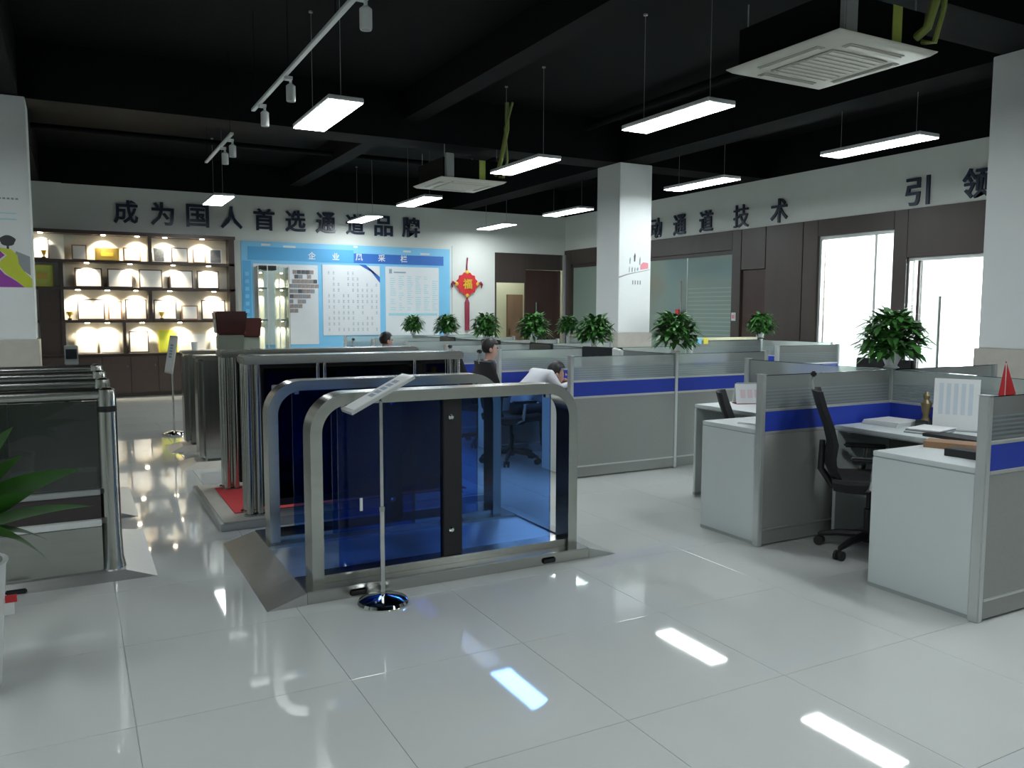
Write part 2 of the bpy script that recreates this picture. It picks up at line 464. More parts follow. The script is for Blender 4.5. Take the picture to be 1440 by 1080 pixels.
# meeting room behind the green glass (dim) and the walls behind the camera
struct(bx('wall_meeting_back', 'white_paint', None, 12.6, 12.7, 9.25, 16.2, 0, 2.95))
struct(bx('wall_meeting_end', 'white_paint', None, X1+.2, 12.6, 16.0, 16.1, 0, 2.95))
struct(bx('ceiling_meeting', 'white_paint', None, X1+.2, 12.7, 9.25, 16.2, 2.95, 3.05))
struct(bx('wall_left', 'white_wall', None, X0-.2, X0, Y0, Y1+.2, 0, ZC))
struct(bx('wall_front', 'white_wall', None, X0-.2, X1+.2, Y0-.2, Y0, 0, ZC))
# pillars
def pillar(name, x, y, s=.58):
    p = struct(bx(name, 'white_paint', None, x, x+s, y, y+s, 1.2, ZW, .006))
    wpart(p, 'stone_base', 'beige_stone', x-.025, x+s+.025, y-.025, y+s+.025, 0, 1.2, .006)
    return p
pc = pillar('wall_pillar_centre', 7.05, 9.80)
prt = pillar('wall_pillar_right', 6.95, 3.74)
pl = pillar('wall_pillar_left', -.92, 9.79)
# ---- mural on the left pillar (flat print built as thin inlays)
ps = thing('pillar_mural', 'printed wall mural with purple and lime path and two dark trees on left pillar', 'mural', (-.92, 9.79, 1.061))
ps.scale = (1, 1, .87)
bx('backing', 'white_paint', ps, .02, .56, -.006, 0, .35, 1.95)
def inlay(name, m, parent, pts, y, th=.003):
    MB().add([(x, y, z) for x, z in pts]+[(x, y+th, z) for x, z in pts],
             [tuple(range(len(pts))), tuple(reversed(range(len(pts), 2*len(pts))))]+[((i+1) % len(pts), i, len(pts)+i, len(pts)+(i+1) % len(pts)) for i in range(len(pts))]).build(name, m, parent)
inlay('purple_field', 'purple', ps, [(.02, .78), (.50, .78), (.42, .86), (.33, .93), (.27, 1.02), (.29, 1.10), (.34, 1.15), (.30, 1.20), (.02, 1.18)], -.009)
inlay('lime_path', 'lime', ps, [(.50, .78), (.57, .78), (.57, .88), (.50, .97), (.46, 1.05), (.45, 1.15), (.40, 1.22), (.20, 1.25), (.02, 1.23), (.02, 1.18), (.30, 1.20), (.36, 1.15), (.30, 1.08), (.285, 1.02), (.34, .94), (.43, .86)], -.012)
inlay('grey_hill', 'print_grey', ps, [(.44, 1.05), (.50, .97), (.56, .92), (.56, 1.14), (.44, 1.2), (.42, 1.14)], -.010)
for cx, r in ((.19, .055), (.37, .07)):
    t = [(cx+r*math.cos(a)*(1+.1*math.sin(5*a)), 1.32+r*.9*math.sin(a)) for a in [i*math.pi/9 for i in range(18)]]
    inlay('tree_crown', 'print_dark', ps, t, -.011)
    inlay('tree_trunk', 'print_dark', ps, [(cx-.012, 1.18), (cx+.012, 1.18), (cx+.008, 1.30), (cx-.008, 1.30)], -.0105)
for k in range(9):
    bx('caption_line', 'print_grey', ps, .16+k*.037, .185+k*.037, -.009, -.006, 1.795, 1.815)
bx('tint_strip', 'ink_cyan', ps, .02, .46, -.0085, -.006, 1.56, 1.575)
bx('tint_strip', 'ink_cyan', ps, .02, .46, -.0085, -.006, 1.63, 1.642)
# ---- small ink print on the centre pillar
pp = thing('pillar_print', 'ink drawing of birds and a pink flag printed on the centre pillar', 'print', (7.05, 9.80, 1.2))
for x, z, hgt, wd, m in ((.20, 1.06, .10, .018, 'print_grey'), (.285, 1.11, .13, .028, 'print_dark'), (.38, 1.06, .12, .02, 'print_grey'), (.19, .93, .09, .012, 'print_grey'), (.24, .93, .08, .02, 'print_grey'), (.29, .93, .07, .014, 'print_grey'), (.34, .94, .05, .03, 'ink_blue')):
    inlay('ink_stroke', m, pp, [(x-wd/2, z-hgt/2), (x+wd*.2, z-hgt/2), (x+wd/2, z+hgt*.2), (x, z+hgt/2), (x-wd*.6, z+hgt*.1)], -.004)
inlay('pink_flag', 'pink', pp, [(.39, .93), (.53, .95), (.53, 1.03), (.44, 1.04), (.39, 1.0)], -.004)
inlay('ground_line', 'print_grey', pp, [(.0, .80), (.16, .85), (.30, .88), (.56, .93), (.56, .936), (.30, .89), (.16, .865), (.0, .82)], -.004)
for k in range(4):
    bx('caption_mark', 'print_grey', pp, .245+k*.045, .262+k*.045, -.005, -.001, .71, .77)
# ================================================================= CEILING FITTINGS
LZ = 3.21
ORD = ['first', 'second', 'third', 'fourth', 'fifth', 'sixth', 'seventh', 'eighth', 'ninth']
def pendant(label, x, y, first=[None]):
    if first[0]:
        return dup(first[0], label, (x, y, LZ), None, 'suspended LED panel lamps')
    t = thing('pendant_lamp', label, 'lamp', (x, y, LZ), 0, 'suspended LED panel lamps')
    bx('housing', 'lamp_housing', t, -.15, .15, -.6, .6, .006, .045, .006)
    bx('diffuser', 'lamp_glow', t, -.143, .143, -.593, .593, 0, .006)
    for yy in (-.45, .45):
        MB().tube([(0, yy, .045), (0, yy, ZC-LZ)], .0025, 6).build('suspension_wire', 'grey_plastic', t)
        MB().lathe([(.02, 0), (.02, .015)], 10).build('ceiling_cup', 'grey_plastic', t, (0, yy, ZC-LZ-.015))
    first[0] = t
    return t
for lab, x, y in (
    ('suspended LED panel below the long white track rail, large at upper left', 2.04, 7.25),
    ('large suspended LED panel in front of the near ceiling air conditioner', 4.78, 5.83),
    ('suspended LED panel overlapping the right end of the far ceiling air conditioner', 4.78, 8.58),
    ('suspended LED panel nearest the right wall, high above the bright glass door', 7.42, 5.80),
    ('suspended LED panel just right of the centre pillar top', 7.53, 8.62),
    ('suspended LED panel just left of the centre pillar', 7.60, 12.1),
    ('suspended LED panel above the red knot, lowest of the row by the passage', 7.63, 14.85),
    ('suspended LED panel left of the far ceiling air conditioner', 4.85, 12.1),
    ('suspended LED panel covering part of the back wall slogan near its end', 4.88, 14.87),
    ('suspended LED panel hanging above the lit award shelves', 2.07, 13.5)):
    pendant(lab, x, y)
for x, y, lab in ((2.04, 1.2, 'suspended LED panel behind the viewer on the left row'), (4.78, 2.0, 'suspended LED panel above the near desks, out of view at right'), (7.42, 2.0, 'suspended LED panel by the right pillar, out of view'), (4.78, -1.5, 'suspended LED panel behind the viewer on the middle row'), (-1.2, 3.0, 'suspended LED panel left of the viewer'), (-1.6, 7.25, 'suspended LED panel left of the left pillar, out of view')):
    pendant(lab, x, y)
def ac_unit(label, x, y, first=[None]):
    if first[0]: return dup(first[0], label, (x, y, 3.2), None, 'ceiling cassette air conditioners')
    t = thing('air_conditioner', label, 'air conditioner', (x, y, 3.2), 0, 'ceiling cassette air conditioners')
    MB().frustum((-.44, .44, -.46, .46, 0), (-.48, .48, -.50, .50, .03)).build('fascia', 'ac_cream', t, bevel=.006)
    bx('body', 'black_paint', t, -.42, .42, -.42, .42, .03, .29)
    g = bx('intake_grille', 'ac_grille', t, -.27, .27, -.27, .27, -.008, 0, .004)
    for k in range(9):
        bx('louvre', 'ac_cream', g, -.25, .25, -.245+k*.06, -.215+k*.06, -.004, 0)
    for a in range(4):
        s = MB().box(-.26, .26, .33, .40, -.006, 0, Matrix.Rotation(a*math.pi/2, 4, 'Z')).build('air_slot', 'ac_grille', t)
        MB().box(-.25, .25, .345, .385, -.014, -.006, Matrix.Rotation(a*math.pi/2, 4, 'Z')).build('flap', 'ac_cream', s)
    for sx in (-.38, .38):
        for sy in (-.38, .38):
            MB().tube([(sx, sy, .29), (sx, sy, ZW-3.2)], .006, 6).build('threaded_rod', 'grey_plastic', t)
    bx('duct_box', 'grey_plastic', t, -.40, -.28, -.47, -.42, .03, .34, .01)
    MB().tube([(.34, -.42, .12), (.34, -.50, .16), (.38, -.53, .35), (.44, -.56, .7), (.44, -.56, 1.04)], .03, 10).build('insulated_pipe', 'hose', t, smooth=True)
    MB().tube([(.40, -.42, .10), (.42, -.5, .08), (.46, -.53, .3), (.40, -.58, .7), (.5, -.6, 1.04)], .018, 8).build('drain_hose', 'hose', t, smooth=True)
    bx('warning_label', 'yellow_green', t, .10, .19, -.425, -.42, .04, .29)
    first[0] = t
ac_unit('near white ceiling air conditioner cassette with yellow pipes, upper right', 4.66, 4.06)
ac_unit('far white ceiling air conditioner cassette, small, in the middle of the ceiling', 4.70, 10.25)
def track(label, y0, y1, heads, drop=0):
    t = thing('track_light_rail', label, 'track light', (1.57, y0, 3.37), 0, 'white track light rails')
    bx('rail', 'white_plastic', t, -.018, .018, 0, y1-y0, 0, .025, .003)
    n = max(2, int((y1-y0)/1.2)+1)
    for k in range(n):
        yy = .1+k*(y1-y0-.2)/(n-1)
        MB().tube([(0, yy, .025), (0, yy, ZC-3.37)], .003, 6).build('drop_rod', 'black_paint', t)
    for yy in heads:
        h = MB().lathe([(.034, -.17), (.038, -.16), (.038, -.05), (.02, -.035), (.012, -.03), (.012, 0)], 14).build('spot_head', 'white_plastic', t, (.045, yy-y0, -.02), smooth=True)
        MB().box(-.05, .01, -.03, .03, -.004, .02).build('adapter', 'white_plastic', h)
        MB().lathe([(.028, -.171), (.028, -.168)], 12).build('lens', 'grey_plastic', h)
track('long white track rail with spot heads above the near LED panel at upper left', 2.6, 8.05, (7.75, 6.75, 4.85, 3.6))
track('short far white track rail with two spot heads before the award shelves', 9.2, 11.1, (9.95, 9.45))

# ================================================================= BACK WALL
SLOGAN = '成为国人首选通道品牌'
xs = [.955, 1.515, 2.075, 2.645, 3.265, 3.85, 4.43, 5.06, 5.62, 6.19]
for i, ch in enumerate(SLOGAN):
    x = .90+i*(6.235-.90)/9
    o = glyph('slogan_character', ch, .42, .03, 'navy_letter', None, (x, Y1-.016, 3.235), fat=.009, fit=(.39, .41))
    tag(o, '%s raised navy character of the slogan on the back wall' % (ORD+['tenth'])[i], 'letter', 'back wall slogan')
for i, (ch, y) in enumerate((('推', 13.30), ('动', 12.68), ('通', 11.98), ('道', 11.26), ('技', 10.40), ('术', 9.56), ('引', 7.14), ('领', 6.34))):
    o = glyph('slogan_character', ch, .4, .03, 'navy_letter', None, (X1-.016, y, 3.12), '-X', fat=.002 if ch == '技' else .006, fit=(.35, .38))
    tag(o, '%s raised navy character from the left on the right wall' % ORD[i], 'letter', 'right wall slogan')
# notice board
bt = thing('notice_board', 'large blue notice board with three white panels on the back wall', 'notice board', (2.83, Y1-.032, .77))
def nb(name, m, x0, x1, z0, z1, y0, y1, par=bt): return bx(name, m, par, x0-2.83, x1-2.83, y0, y1, z0-.77, z1-.77)
nb('backing', 'board_light', 2.83, 7.10, .77, 2.82, 0, .03)
nb('header_band', 'board_mid', 2.95, 5.0, 2.47, 2.72, -.008, 0)
nb('header_band', 'board_deep', 5.0, 6.95, 2.47, 2.66, -.008, 0)
for k, (x, z, r) in enumerate(((3.3, 2.76, .10), (3.75, 2.74, .14), (5.05, 2.79, .05), (6.15, 2.74, .10), (6.55, 2.70, .12))):
    nb('white_mark', 'board_white', x-r, x+r*.7, z-.02, z+.02, -.006, 0)  # short white bars along the upper edge of the board
for k, ch in enumerate('企业风采栏'):
    glyph('header_character', ch, .15, .006, 'board_white', bt, (4.16+k*.475-2.83, -.012, 2.585-.77), fat=.003)
nb('white_panel', 'board_white', 3.04, 4.27, .86, 2.40, -.012, 0)
nb('white_panel', 'board_white', 4.36, 5.54, 1.03, 2.42, -.012, 0)
nb('white_panel', 'board_white', 5.66, 6.84, .90, 2.42, -.012, 0)
nb('title_bar', 'photo_dark', 3.16, 3.32, 2.30, 2.36, -.018, -.012)
nb('side_band', 'board_mid', 2.85, 3.0, .8, 2.45, -.006, 0)
for k in range(9):
    nb('side_mark', 'board_light', 2.89, 2.96, 1.05+k*.14, 1.12+k*.14, -.009, -.006)
rows = [(3.78, 5, 2.30), (3.73, 5, 2.21), (3.52, 9, 2.12), (3.55, 9, 2.03), (3.55, 8, 1.93), (3.55, 7, 1.83), (3.54, 6, 1.73), (3.55, 5, 1.64), (3.55, 4, 1.55), (3.57, 2, 1.46)]
for x, n, z in rows:
    for k in range(n):
        if random.random() < .06: continue
        nb('snapshot', random.choice(['photo_dark', 'photo_tint', 'photo_tint', 'print_grey']), x+k*.082, x+k*.082+.076, z-.074, z, -.018, -.012)
mb = MB()
for i in range(11):
    for j in range(11):
        x, z = 4.47+i*.098, 2.28-j*.112
        if (i-5)**2/40+(j)**2/14 < .35 and i not in (4, 5, 6) or random.random() < .3 or (i > 7 and j < 2): continue
        for q in range(3): mb.box(x-2.83, x+.03-2.83, -.015, -.012, z-.77-q*.022, z-.77-q*.022+.010)
o = mb.build('text_block', 'ink_blue', bt); o['kind'] = 'stuff'
MB().add([(5.10-2.83, -.018, 2.44-.77), (5.24-2.83, -.018, 2.44-.77), (5.54-2.83, -.018, 2.08-.77), (5.54-2.83, -.018, 2.20-.77)], [(0, 3, 2, 1)]).build('corner_ribbon', 'board_deep', bt)
mb = MB()
for i in range(6):
    for j in range(17):
        if random.random() < .1: continue
        x, z = 5.76+i*.185, 2.22-j*.043
        mb.box(x-2.83, x+random.uniform(.06, .13)-2.83, -.015, -.012, z-.77, z-.77+.012)
o = mb.build('text_block', 'ink_cyan', bt); o['kind'] = 'stuff'
nb('heading_mark', 'ink_blue', 5.74, 5.80, 2.28, 2.37, -.016, -.012)
nb('heading_mark', 'ink_blue', 5.84, 6.10, 2.29, 2.32, -.016, -.012)
nb('cyan_rule', 'ink_cyan', 5.72, 6.80, 1.42, 1.47, -.016, -.012)
# red knot ornament
kt = thing('knot_ornament', 'red round festival knot with gold character and long tassel on the back wall', 'ornament', (7.505, Y1, 1.10))
MB().tube([(0, -.02, 1.27), (0, -.03, 1.42), (.02, -.02, 1.56)], .014, 8).build('hanging_cord', 'dark_red', kt, smooth=True)
pts = []
for k in range(24):
    a = 2*math.pi*k/24; r = .235*(1+.07*(1 if k % 2 else -1))
    pts.append((r*math.cos(a), r*math.sin(a)))
MB().plate(pts, -.02, .02, Matrix.Translation((0, -.03, 1.0)) @ Matrix.Rotation(math.pi/2, 4, 'X')).build('knot_disc', 'red', kt)
glyph('gold_character', '福', .22, .012, 'gold', kt, (0, -.058, 1.0), fat=.006)
for a in (0, 90, 180, 270):
    c, s = math.cos(math.radians(a)), math.sin(math.radians(a))
    MB().ball((.245*c, -.04, 1.0+.245*s), (.045, .02, .045), 10, 6).build('gold_bead', 'gold', kt, smooth=True)
for sx in (-1, 1):
    MB().tube([(sx*.27, -.03, 1.0), (sx*.33, -.03, 1.03), (sx*.36, -.03, .99), (sx*.34, -.03, .92)], [.022, .03, .024, .012], 8).build('side_loop', 'dark_red', kt, smooth=True)
MB().tube([(0, -.03, .77), (0, -.03, .66)], .022, 8).build('tassel_knot', 'dark_red', kt, smooth=True)
MB().tube([(0, -.03, .66), (0, -.03, .60), (0, -.03, 0)], [.03, .052, .05], 12).build('tassel', 'dark_red', kt, smooth=True)

# ================================================================= AWARD SHELVES
sx0, sx1, sy = -.92, 2.66, 15.68
sh = thing('award_shelf', 'dark wood award shelf wall with lit compartments over brown cupboards', 'shelf', (sx0, sy, 0))
def sp(name, m, x0, x1, z0, z1, y0=0, y1=.31, bevel=.002): return bx(name, m, sh, x0-sx0, x1-sx0, y0, y1, z0, z1, bevel)
sp('back_panel', 'showcase_back', sx0, sx1, .76, 2.86, .295, .315, 0)
sp('cornice', 'showcase_wood', sx0-.02, sx1+.02, 2.80, 2.86, -.01, .31)
SH = [.765, 1.315, 1.875, 2.335]
for z in SH[1:]: sp('shelf_board', 'showcase_wood', sx0, sx1, z-.015, z+.03)
sp('cupboard_top', 'showcase_wood', sx0, sx1, .735, .765, -.03, .31)
sp('side_panel', 'showcase_wood', sx1-.10, sx1, 0, 2.80)
sp('side_panel', 'showcase_wood', sx0, sx0+.06, 0, 2.80)
for x, z0, z1, wd in ((1.24, 2.365, 2.80, .06), (-.14, 1.905, 2.32, .06), (1.22, 1.345, 1.86, .06), (-.14, 1.345, 1.86, .05), (-.14, .765, 1.30, .06), (.79, .765, 1.30, .05)):
    sp('upright', 'showcase_wood', x-wd/2, x+wd/2, z0, z1)
sp('dark_infill', 'showcase_wood', -.48, -.17, .765, 1.86, .02, .05)
sp('cupboard_body', 'showcase_wood', sx0, sx1, .06, .735, .03, .31)
sp('plinth', 'showcase_wood', sx0, sx1, 0, .06, .06, .31)
nd = 8
for k in range(nd):
    a = sx0+.01+k*(sx1-sx0-.02)/nd; b = a+(sx1-sx0-.02)/nd-.006
    dd = sp('cupboard_door', 'showcase_wood', a, b, .07, .725, .005, .03, .004)
    bx('knob', 'chrome', dd, (b-a)/2-.06, (b-a)/2-.04, -.035, -.0125, .45, .50)
# puck lights under each board, one per bright pool
pucks = [(2.80, (-.42, .52, 1.05, 1.50, 2.12)), (2.32, (.25, .92, 1.62, 2.22)), (1.86, (.10, .55, 1.0, 1.55, 2.3)), (1.30, (.22, .53, 1.08, 1.70, 2.38))]
for z, xs_ in pucks:
    for x in xs_:
        MB().lathe([(.035, -.012), (.035, 0)], 14).build('puck_light', 'puck_glow', sh, (x-sx0, .10, z), smooth=True)
        ld = bpy.data.lights.new('puck_spot', 'SPOT'); ld.energy = 27.0; ld.color = (1, .88, .68); ld.spot_size = math.radians(105); ld.spot_blend = .6; ld.shadow_soft_size = .03
        lo = bpy.data.objects.new('puck_spot', ld); COL.objects.link(lo); lo.location = (x, sy+.10, z-.016); lo.rotation_euler = (math.radians(24), 0, 0)
# the awards themselves
ORD = ['first', 'second', 'third', 'fourth', 'fifth', 'sixth', 'seventh', 'eighth', 'ninth']
SN = {2.365: 'top shelf', 1.905: 'second shelf', 1.345: 'third shelf', .765: 'lowest shelf'}
cnt = {}
def frame_item(kind, x0, x1, z, hgt, face, edge, word, lean=.10, emblem=None):
    cnt[z] = cnt.get(z, 0)+1
    t = thing(kind, '%s, %s on the %s of awards' % (word, ORD[cnt[z]-1], SN[z]), 'award', ((x0+x1)/2, sy+.13, z), 0, 'awards on the lit shelves')
    w2 = (x1-x0)/2
    R = Matrix.Rotation(-lean, 4, 'X')
    MB().box(-w2, w2, 0, .016, 0, hgt, R).build('frame', edge, t)
    MB().box(-w2+.02, w2-.02, -.004, 0, .02, hgt-.02, R).build('face', face, t)
    if emblem: MB().box(-w2*.5, w2*.5, -.007, -.004, hgt*.35, hgt*.65, R).build('emblem', emblem, t)
    MB().box(-.02, .02, 0, .004, 0, hgt*.6, Matrix.Translation((0, .12, 0)) @ Matrix.Rotation(.2, 4, 'X')).build('easel_leg', edge, t)
Z1, Z2, Z3, Z4 = 2.365, 1.905, 1.345, .765
frame_item('award_plaque', -.62, -.30, Z1, .34, 'cert', 'showcase_wood', 'pale certificate in a dark frame')
frame_item('award_plaque', .03, .26, Z1, .26, 'cert', 'wood_box', 'white plaque in a light brown frame')
frame_item('award_plaque', .38, .76, Z1, .22, 'brass_plaque', 'brass_plaque', 'gold coloured metal plaque', .06, 'gold')
frame_item('award_plaque', .82, 1.10, Z1, .24, 'cert', 'wood_box', 'bright cream plaque')
frame_item('award_plaque', 1.30, 1.50, Z1, .27, 'photo_dark', 'paper', 'dark certificate with a white mount')
frame_item('award_plaque', 1.60, 1.88, Z1, .27, 'cert', 'showcase_wood', 'white certificate in a black frame')
frame_item('award_plaque', 1.96, 2.18, Z1, .26, 'cert', 'wood_box', 'narrow white certificate')
frame_item('award_plaque', 2.24, 2.46, Z1, .27, 'photo_dark', 'paper', 'dark framed certificate with a white edge')
frame_item('award_plaque', -.58, -.26, Z2, .36, 'yellow_green', 'yellow', 'yellow award board', .05, 'brass_plaque')
for x0, x1, w in ((.06, .48, 'wide white certificate in a dark frame'), (.56, .96, 'wide white certificate with dark sides'), (1.06, 1.44, 'wide pale certificate'), (1.56, 1.95, 'wide white certificate'), (2.02, 2.40, 'wide white certificate in the corner')):
    frame_item('award_plaque', x0, x1, Z2, .33, 'cert', 'showcase_wood', w)
for x0, x1, hh, e, w in ((.08, .50, .36, 'showcase_wood', 'large cream certificate'), (.55, .77, .33, 'wood_box', 'small white framed certificate'), (.82, 1.17, .36, 'showcase_wood', 'large cream certificate in a dark frame'), (1.28, 1.66, .36, 'showcase_wood', 'large pale certificate'), (1.74, 2.02, .26, 'wood_box', 'small pale blue certificate'), (2.08, 2.50, .36, 'showcase_wood', 'large cream certificate at the end')):
    frame_item('award_plaque', x0, x1, Z3, hh, 'cert', e, w)
for x0, x1, hh, f, e, w in ((.02, .36, .40, 'cert', 'showcase_back', 'tall cream plaque'), (.40, .72, .36, 'cert', 'showcase_back', 'bright cream plaque'), (.86, 1.18, .38, 'cert', 'showcase_wood', 'white certificate'), (1.34, 1.66, .40, 'lime', 'yellow', 'yellow framed plaque'), (1.85, 2.15, .34, 'cert', 'showcase_back', 'pale certificate'), (2.2, 2.5, .36, 'cert', 'showcase_back', 'pale plaque at the end')):
    frame_item('award_plaque', x0, x1, Z4, hh, f, e, w)
for x, z, w in ((-.04, Z3, 'small gold cup at the left end of the third shelf'), (1.40, Z3, 'small glass and gold cup before the pale certificate on the third shelf'), (-.38, Z1, 'small gold cup at the left end of the top shelf')):
    t = thing('trophy_cup', w, 'trophy', (x, sy+.07, z), 0, 'trophies on the lit shelves')
    MB().box(-.03, .03, -.03, .03, 0, .03).build('base', 'showcase_wood', t, bevel=.003)
    MB().lathe([(.015, .03), (.010, .06), (.022, .075), (.04, .13), (.044, .14)], 14).build('cup', 'gold', t, smooth=True)
    for s in (-1, 1): MB().tube([(s*.03, 0, .085), (s*.055, 0, .10), (s*.042, 0, .132)], .005, 6).build('handle', 'gold', t)
# slim lit glass display cabinet right of the shelves
vc = thing('glass_display_cabinet', 'slim tall glass display cabinet with two lit columns before the notice board', 'display cabinet', (2.95, 15.05, 0))
for x in (0, .165, .37, .54):
    for y in (0, .36):
        bx('corner_post', 'aluminium', vc, x-.008, x+.008, y-.008, y+.008, .30, 2.32)
bx('plinth', 'white_plastic', vc, -.02, .56, -.02, .38, 0, .30, .006)
bx('top_cap', 'print_dark', vc, .03, .33, .02, .34, 2.24, 2.32, .004)
bx('glass_pane', 'vitrine_glass', vc, -.002, .546, -.006, -.002, .30, 2.30)
bx('glass_pane', 'vitrine_glass', vc, -.014, -.010, 0, .36, .30, 2.30)
bx('glass_pane', 'vitrine_glass', vc, .55, .554, 0, .36, .30, 2.30)
for x0, x1 in ((.01, .155), (.38, .53)):
    bx('back_panel', 'showcase_back', vc, x0, x1, .34, .35, .30, 2.2)
    for z in (.78, 1.33, 1.90):
        bx('glass_shelf', 'grey_plastic', vc, x0, x1, .01, .34, z, z+.03)
    for z in (1.32, 1.89, 2.2):
        MB().lathe([(.02, -.01), (.02, 0)], 10).build('puck_light', 'puck_glow', vc, ((x0+x1)/2, .2, z))
        ld = bpy.data.lights.new('cabinet_spot', 'SPOT'); ld.energy = 10; ld.color = (1, .93, .76); ld.spot_size = math.radians(100); ld.spot_blend = .6; ld.shadow_soft_size = .02
        lo = bpy.data.objects.new('cabinet_spot', ld); COL.objects.link(lo); lo.location = (2.95+(x0+x1)/2, 15.05+.2, z-.014); lo.rotation_euler = (math.radians(12), 0, 0)
# ================================================================= TURNSTILES
def arch_mesh(x0, x1, z0, z1, y0, y1, w, r):
    """inverted U of rectangular tube, rounded top corners, in the XZ plane"""
    pts = [(x0, z0), (x0, z1-r)]
    pts += [(x0+r-r*math.cos(a), z1-r+r*math.sin(a)) for a in [math.pi/2*k/10 for k in range(1, 11)]]
    pts += [(x1-r+r*math.sin(a), z1-r+r*math.cos(a)) for a in [math.pi/2*k/10 for k in range(0, 11)]]
    pts += [(x1, z0)]
    ri = r-w
    q = [(x0+w, z0), (x0+w, z1-r)]
    q += [(x0+r-ri*math.cos(a), z1-r+ri*math.sin(a)) for a in [math.pi/2*k/10 for k in range(1, 11)]]
    q += [(x1-r+ri*math.sin(a), z1-r+ri*math.cos(a)) for a in [math.pi/2*k/10 for k in range(0, 11)]]
    q += [(x1-w, z0)]
    n = len(pts); m = MB()
    v = [(x, y0, z) for x, z in pts]+[(x, y0, z) for x, z in q]+[(x, y1, z) for x, z in pts]+[(x, y1, z) for x, z in q]
    f = []
    for i in range(n-1):
        f += [(i, n+i, n+i+1, i+1), (2*n+i, 2*n+i+1, 3*n+i+1, 3*n+i), (i, i+1, 2*n+i+1, 2*n+i), (n+i, 3*n+i, 3*n+i+1, n+i+1)]
    f += [(0, 2*n, 3*n, n), (n-1, 2*n-1, 4*n-1, 3*n-1)]
    return m.add(v, f)
ga = thing('swing_gate', 'stainless steel swing gate with two rounded arches and blue acrylic panels', 'turnstile', (.80, 4.06, 0))
ox, oy = .80, 4.06
def gp(name, m, x0, x1, y0, y1, z0, z1, bevel=0, par=ga): return bx(name, m, par, x0-ox, x1-ox, y0-oy, y1-oy, z0, z1, bevel)
# ramp plates left and right, low floor plate between
MB().add([(0, 0, 0), (0, 1.36, 0), (.20, 1.36, .062), (.20, 0, .062), (.20, 0, 0), (.20, 1.36, 0)], [(0, 3, 2, 1), (0, 1, 5, 4), (0, 4, 3), (1, 2, 5), (3, 4, 5, 2)]).build('ramp_plate', 'steel_plate', ga)
MB().add([(2.13, 0, 0), (2.13, 1.36, 0), (1.93, 1.36, .062), (1.93, 0, .062), (1.93, 0, 0), (1.93, 1.36, 0)], [(0, 1, 2, 3), (0, 4, 5, 1), (0, 3, 4), (1, 5, 2), (3, 2, 5, 4)]).build('ramp_plate', 'steel_plate', ga)
gp('floor_plate', 'steel_plate', 1.0, 2.73, 4.34, 4.98, 0, .05)
gp('base_beam', 'steel', 1.0, 2.73, 4.06, 4.34, 0, .066, .004)
gp('base_beam', 'steel', 1.0, 2.73, 4.98, 5.42, 0, .066, .004)
for x in (1.27, 2.44):
    gp('cable_slot', 'black_plastic', x-.045, x+.045, 4.048, 4.06, .012, .045, .008)
for y0, xa, xb in ((4.15, 1.055, 2.695), (5.02, 1.02, 2.62)):
    arch_mesh(xa-ox, xb-ox, .062, 1.075, y0-oy, y0+.15-oy, .062, .21).build('arch_frame', 'steel', ga, smooth=True)
    gp('bottom_rail', 'steel', xa+.062, xb-.062, y0+.02, y0+.13, .066, .105, .003)
    yp = y0+.07
    L, Rr = xa+.165, xb-.15
    mid = xa+.767
    gp('acrylic_panel', 'blue_acrylic', L, mid, yp, yp+.012, .105, 1.012)
    gp('acrylic_panel', 'blue_acrylic', mid+.118, Rr, yp, yp+.012, .105, 1.012)
    c = gp('hinge_post', 'black_plastic', mid, mid+.118, yp-.02, yp+.03, .105, 1.012, .004)
    for z in (.15, .80):
        MB().lathe([(.018, 0), (.018, .012), (.010, .020)], 14, T=Matrix.Rotation(math.pi/2, 4, 'X')).build('knob', 'chrome', c, (-.012, -.025, z), smooth=True)
    for xx in (L+.03, Rr-.03):
        gp('panel_clip', 'steel', xx-.012, xx+.012, yp-.008, yp+.02, .985, 1.013)
# swing leaves parked inside the lane
gp('swing_leaf', 'blue_acrylic', 1.30, 1.80, 4.62, 4.632, .20, .98)
gp('leaf_edge', 'edge_acrylic', 1.80, 1.812, 4.615, 4.637, .20, 1.0)
gp('warning_sticker', 'paper', 1.335, 1.350, 4.212, 4.218, .42, .49)
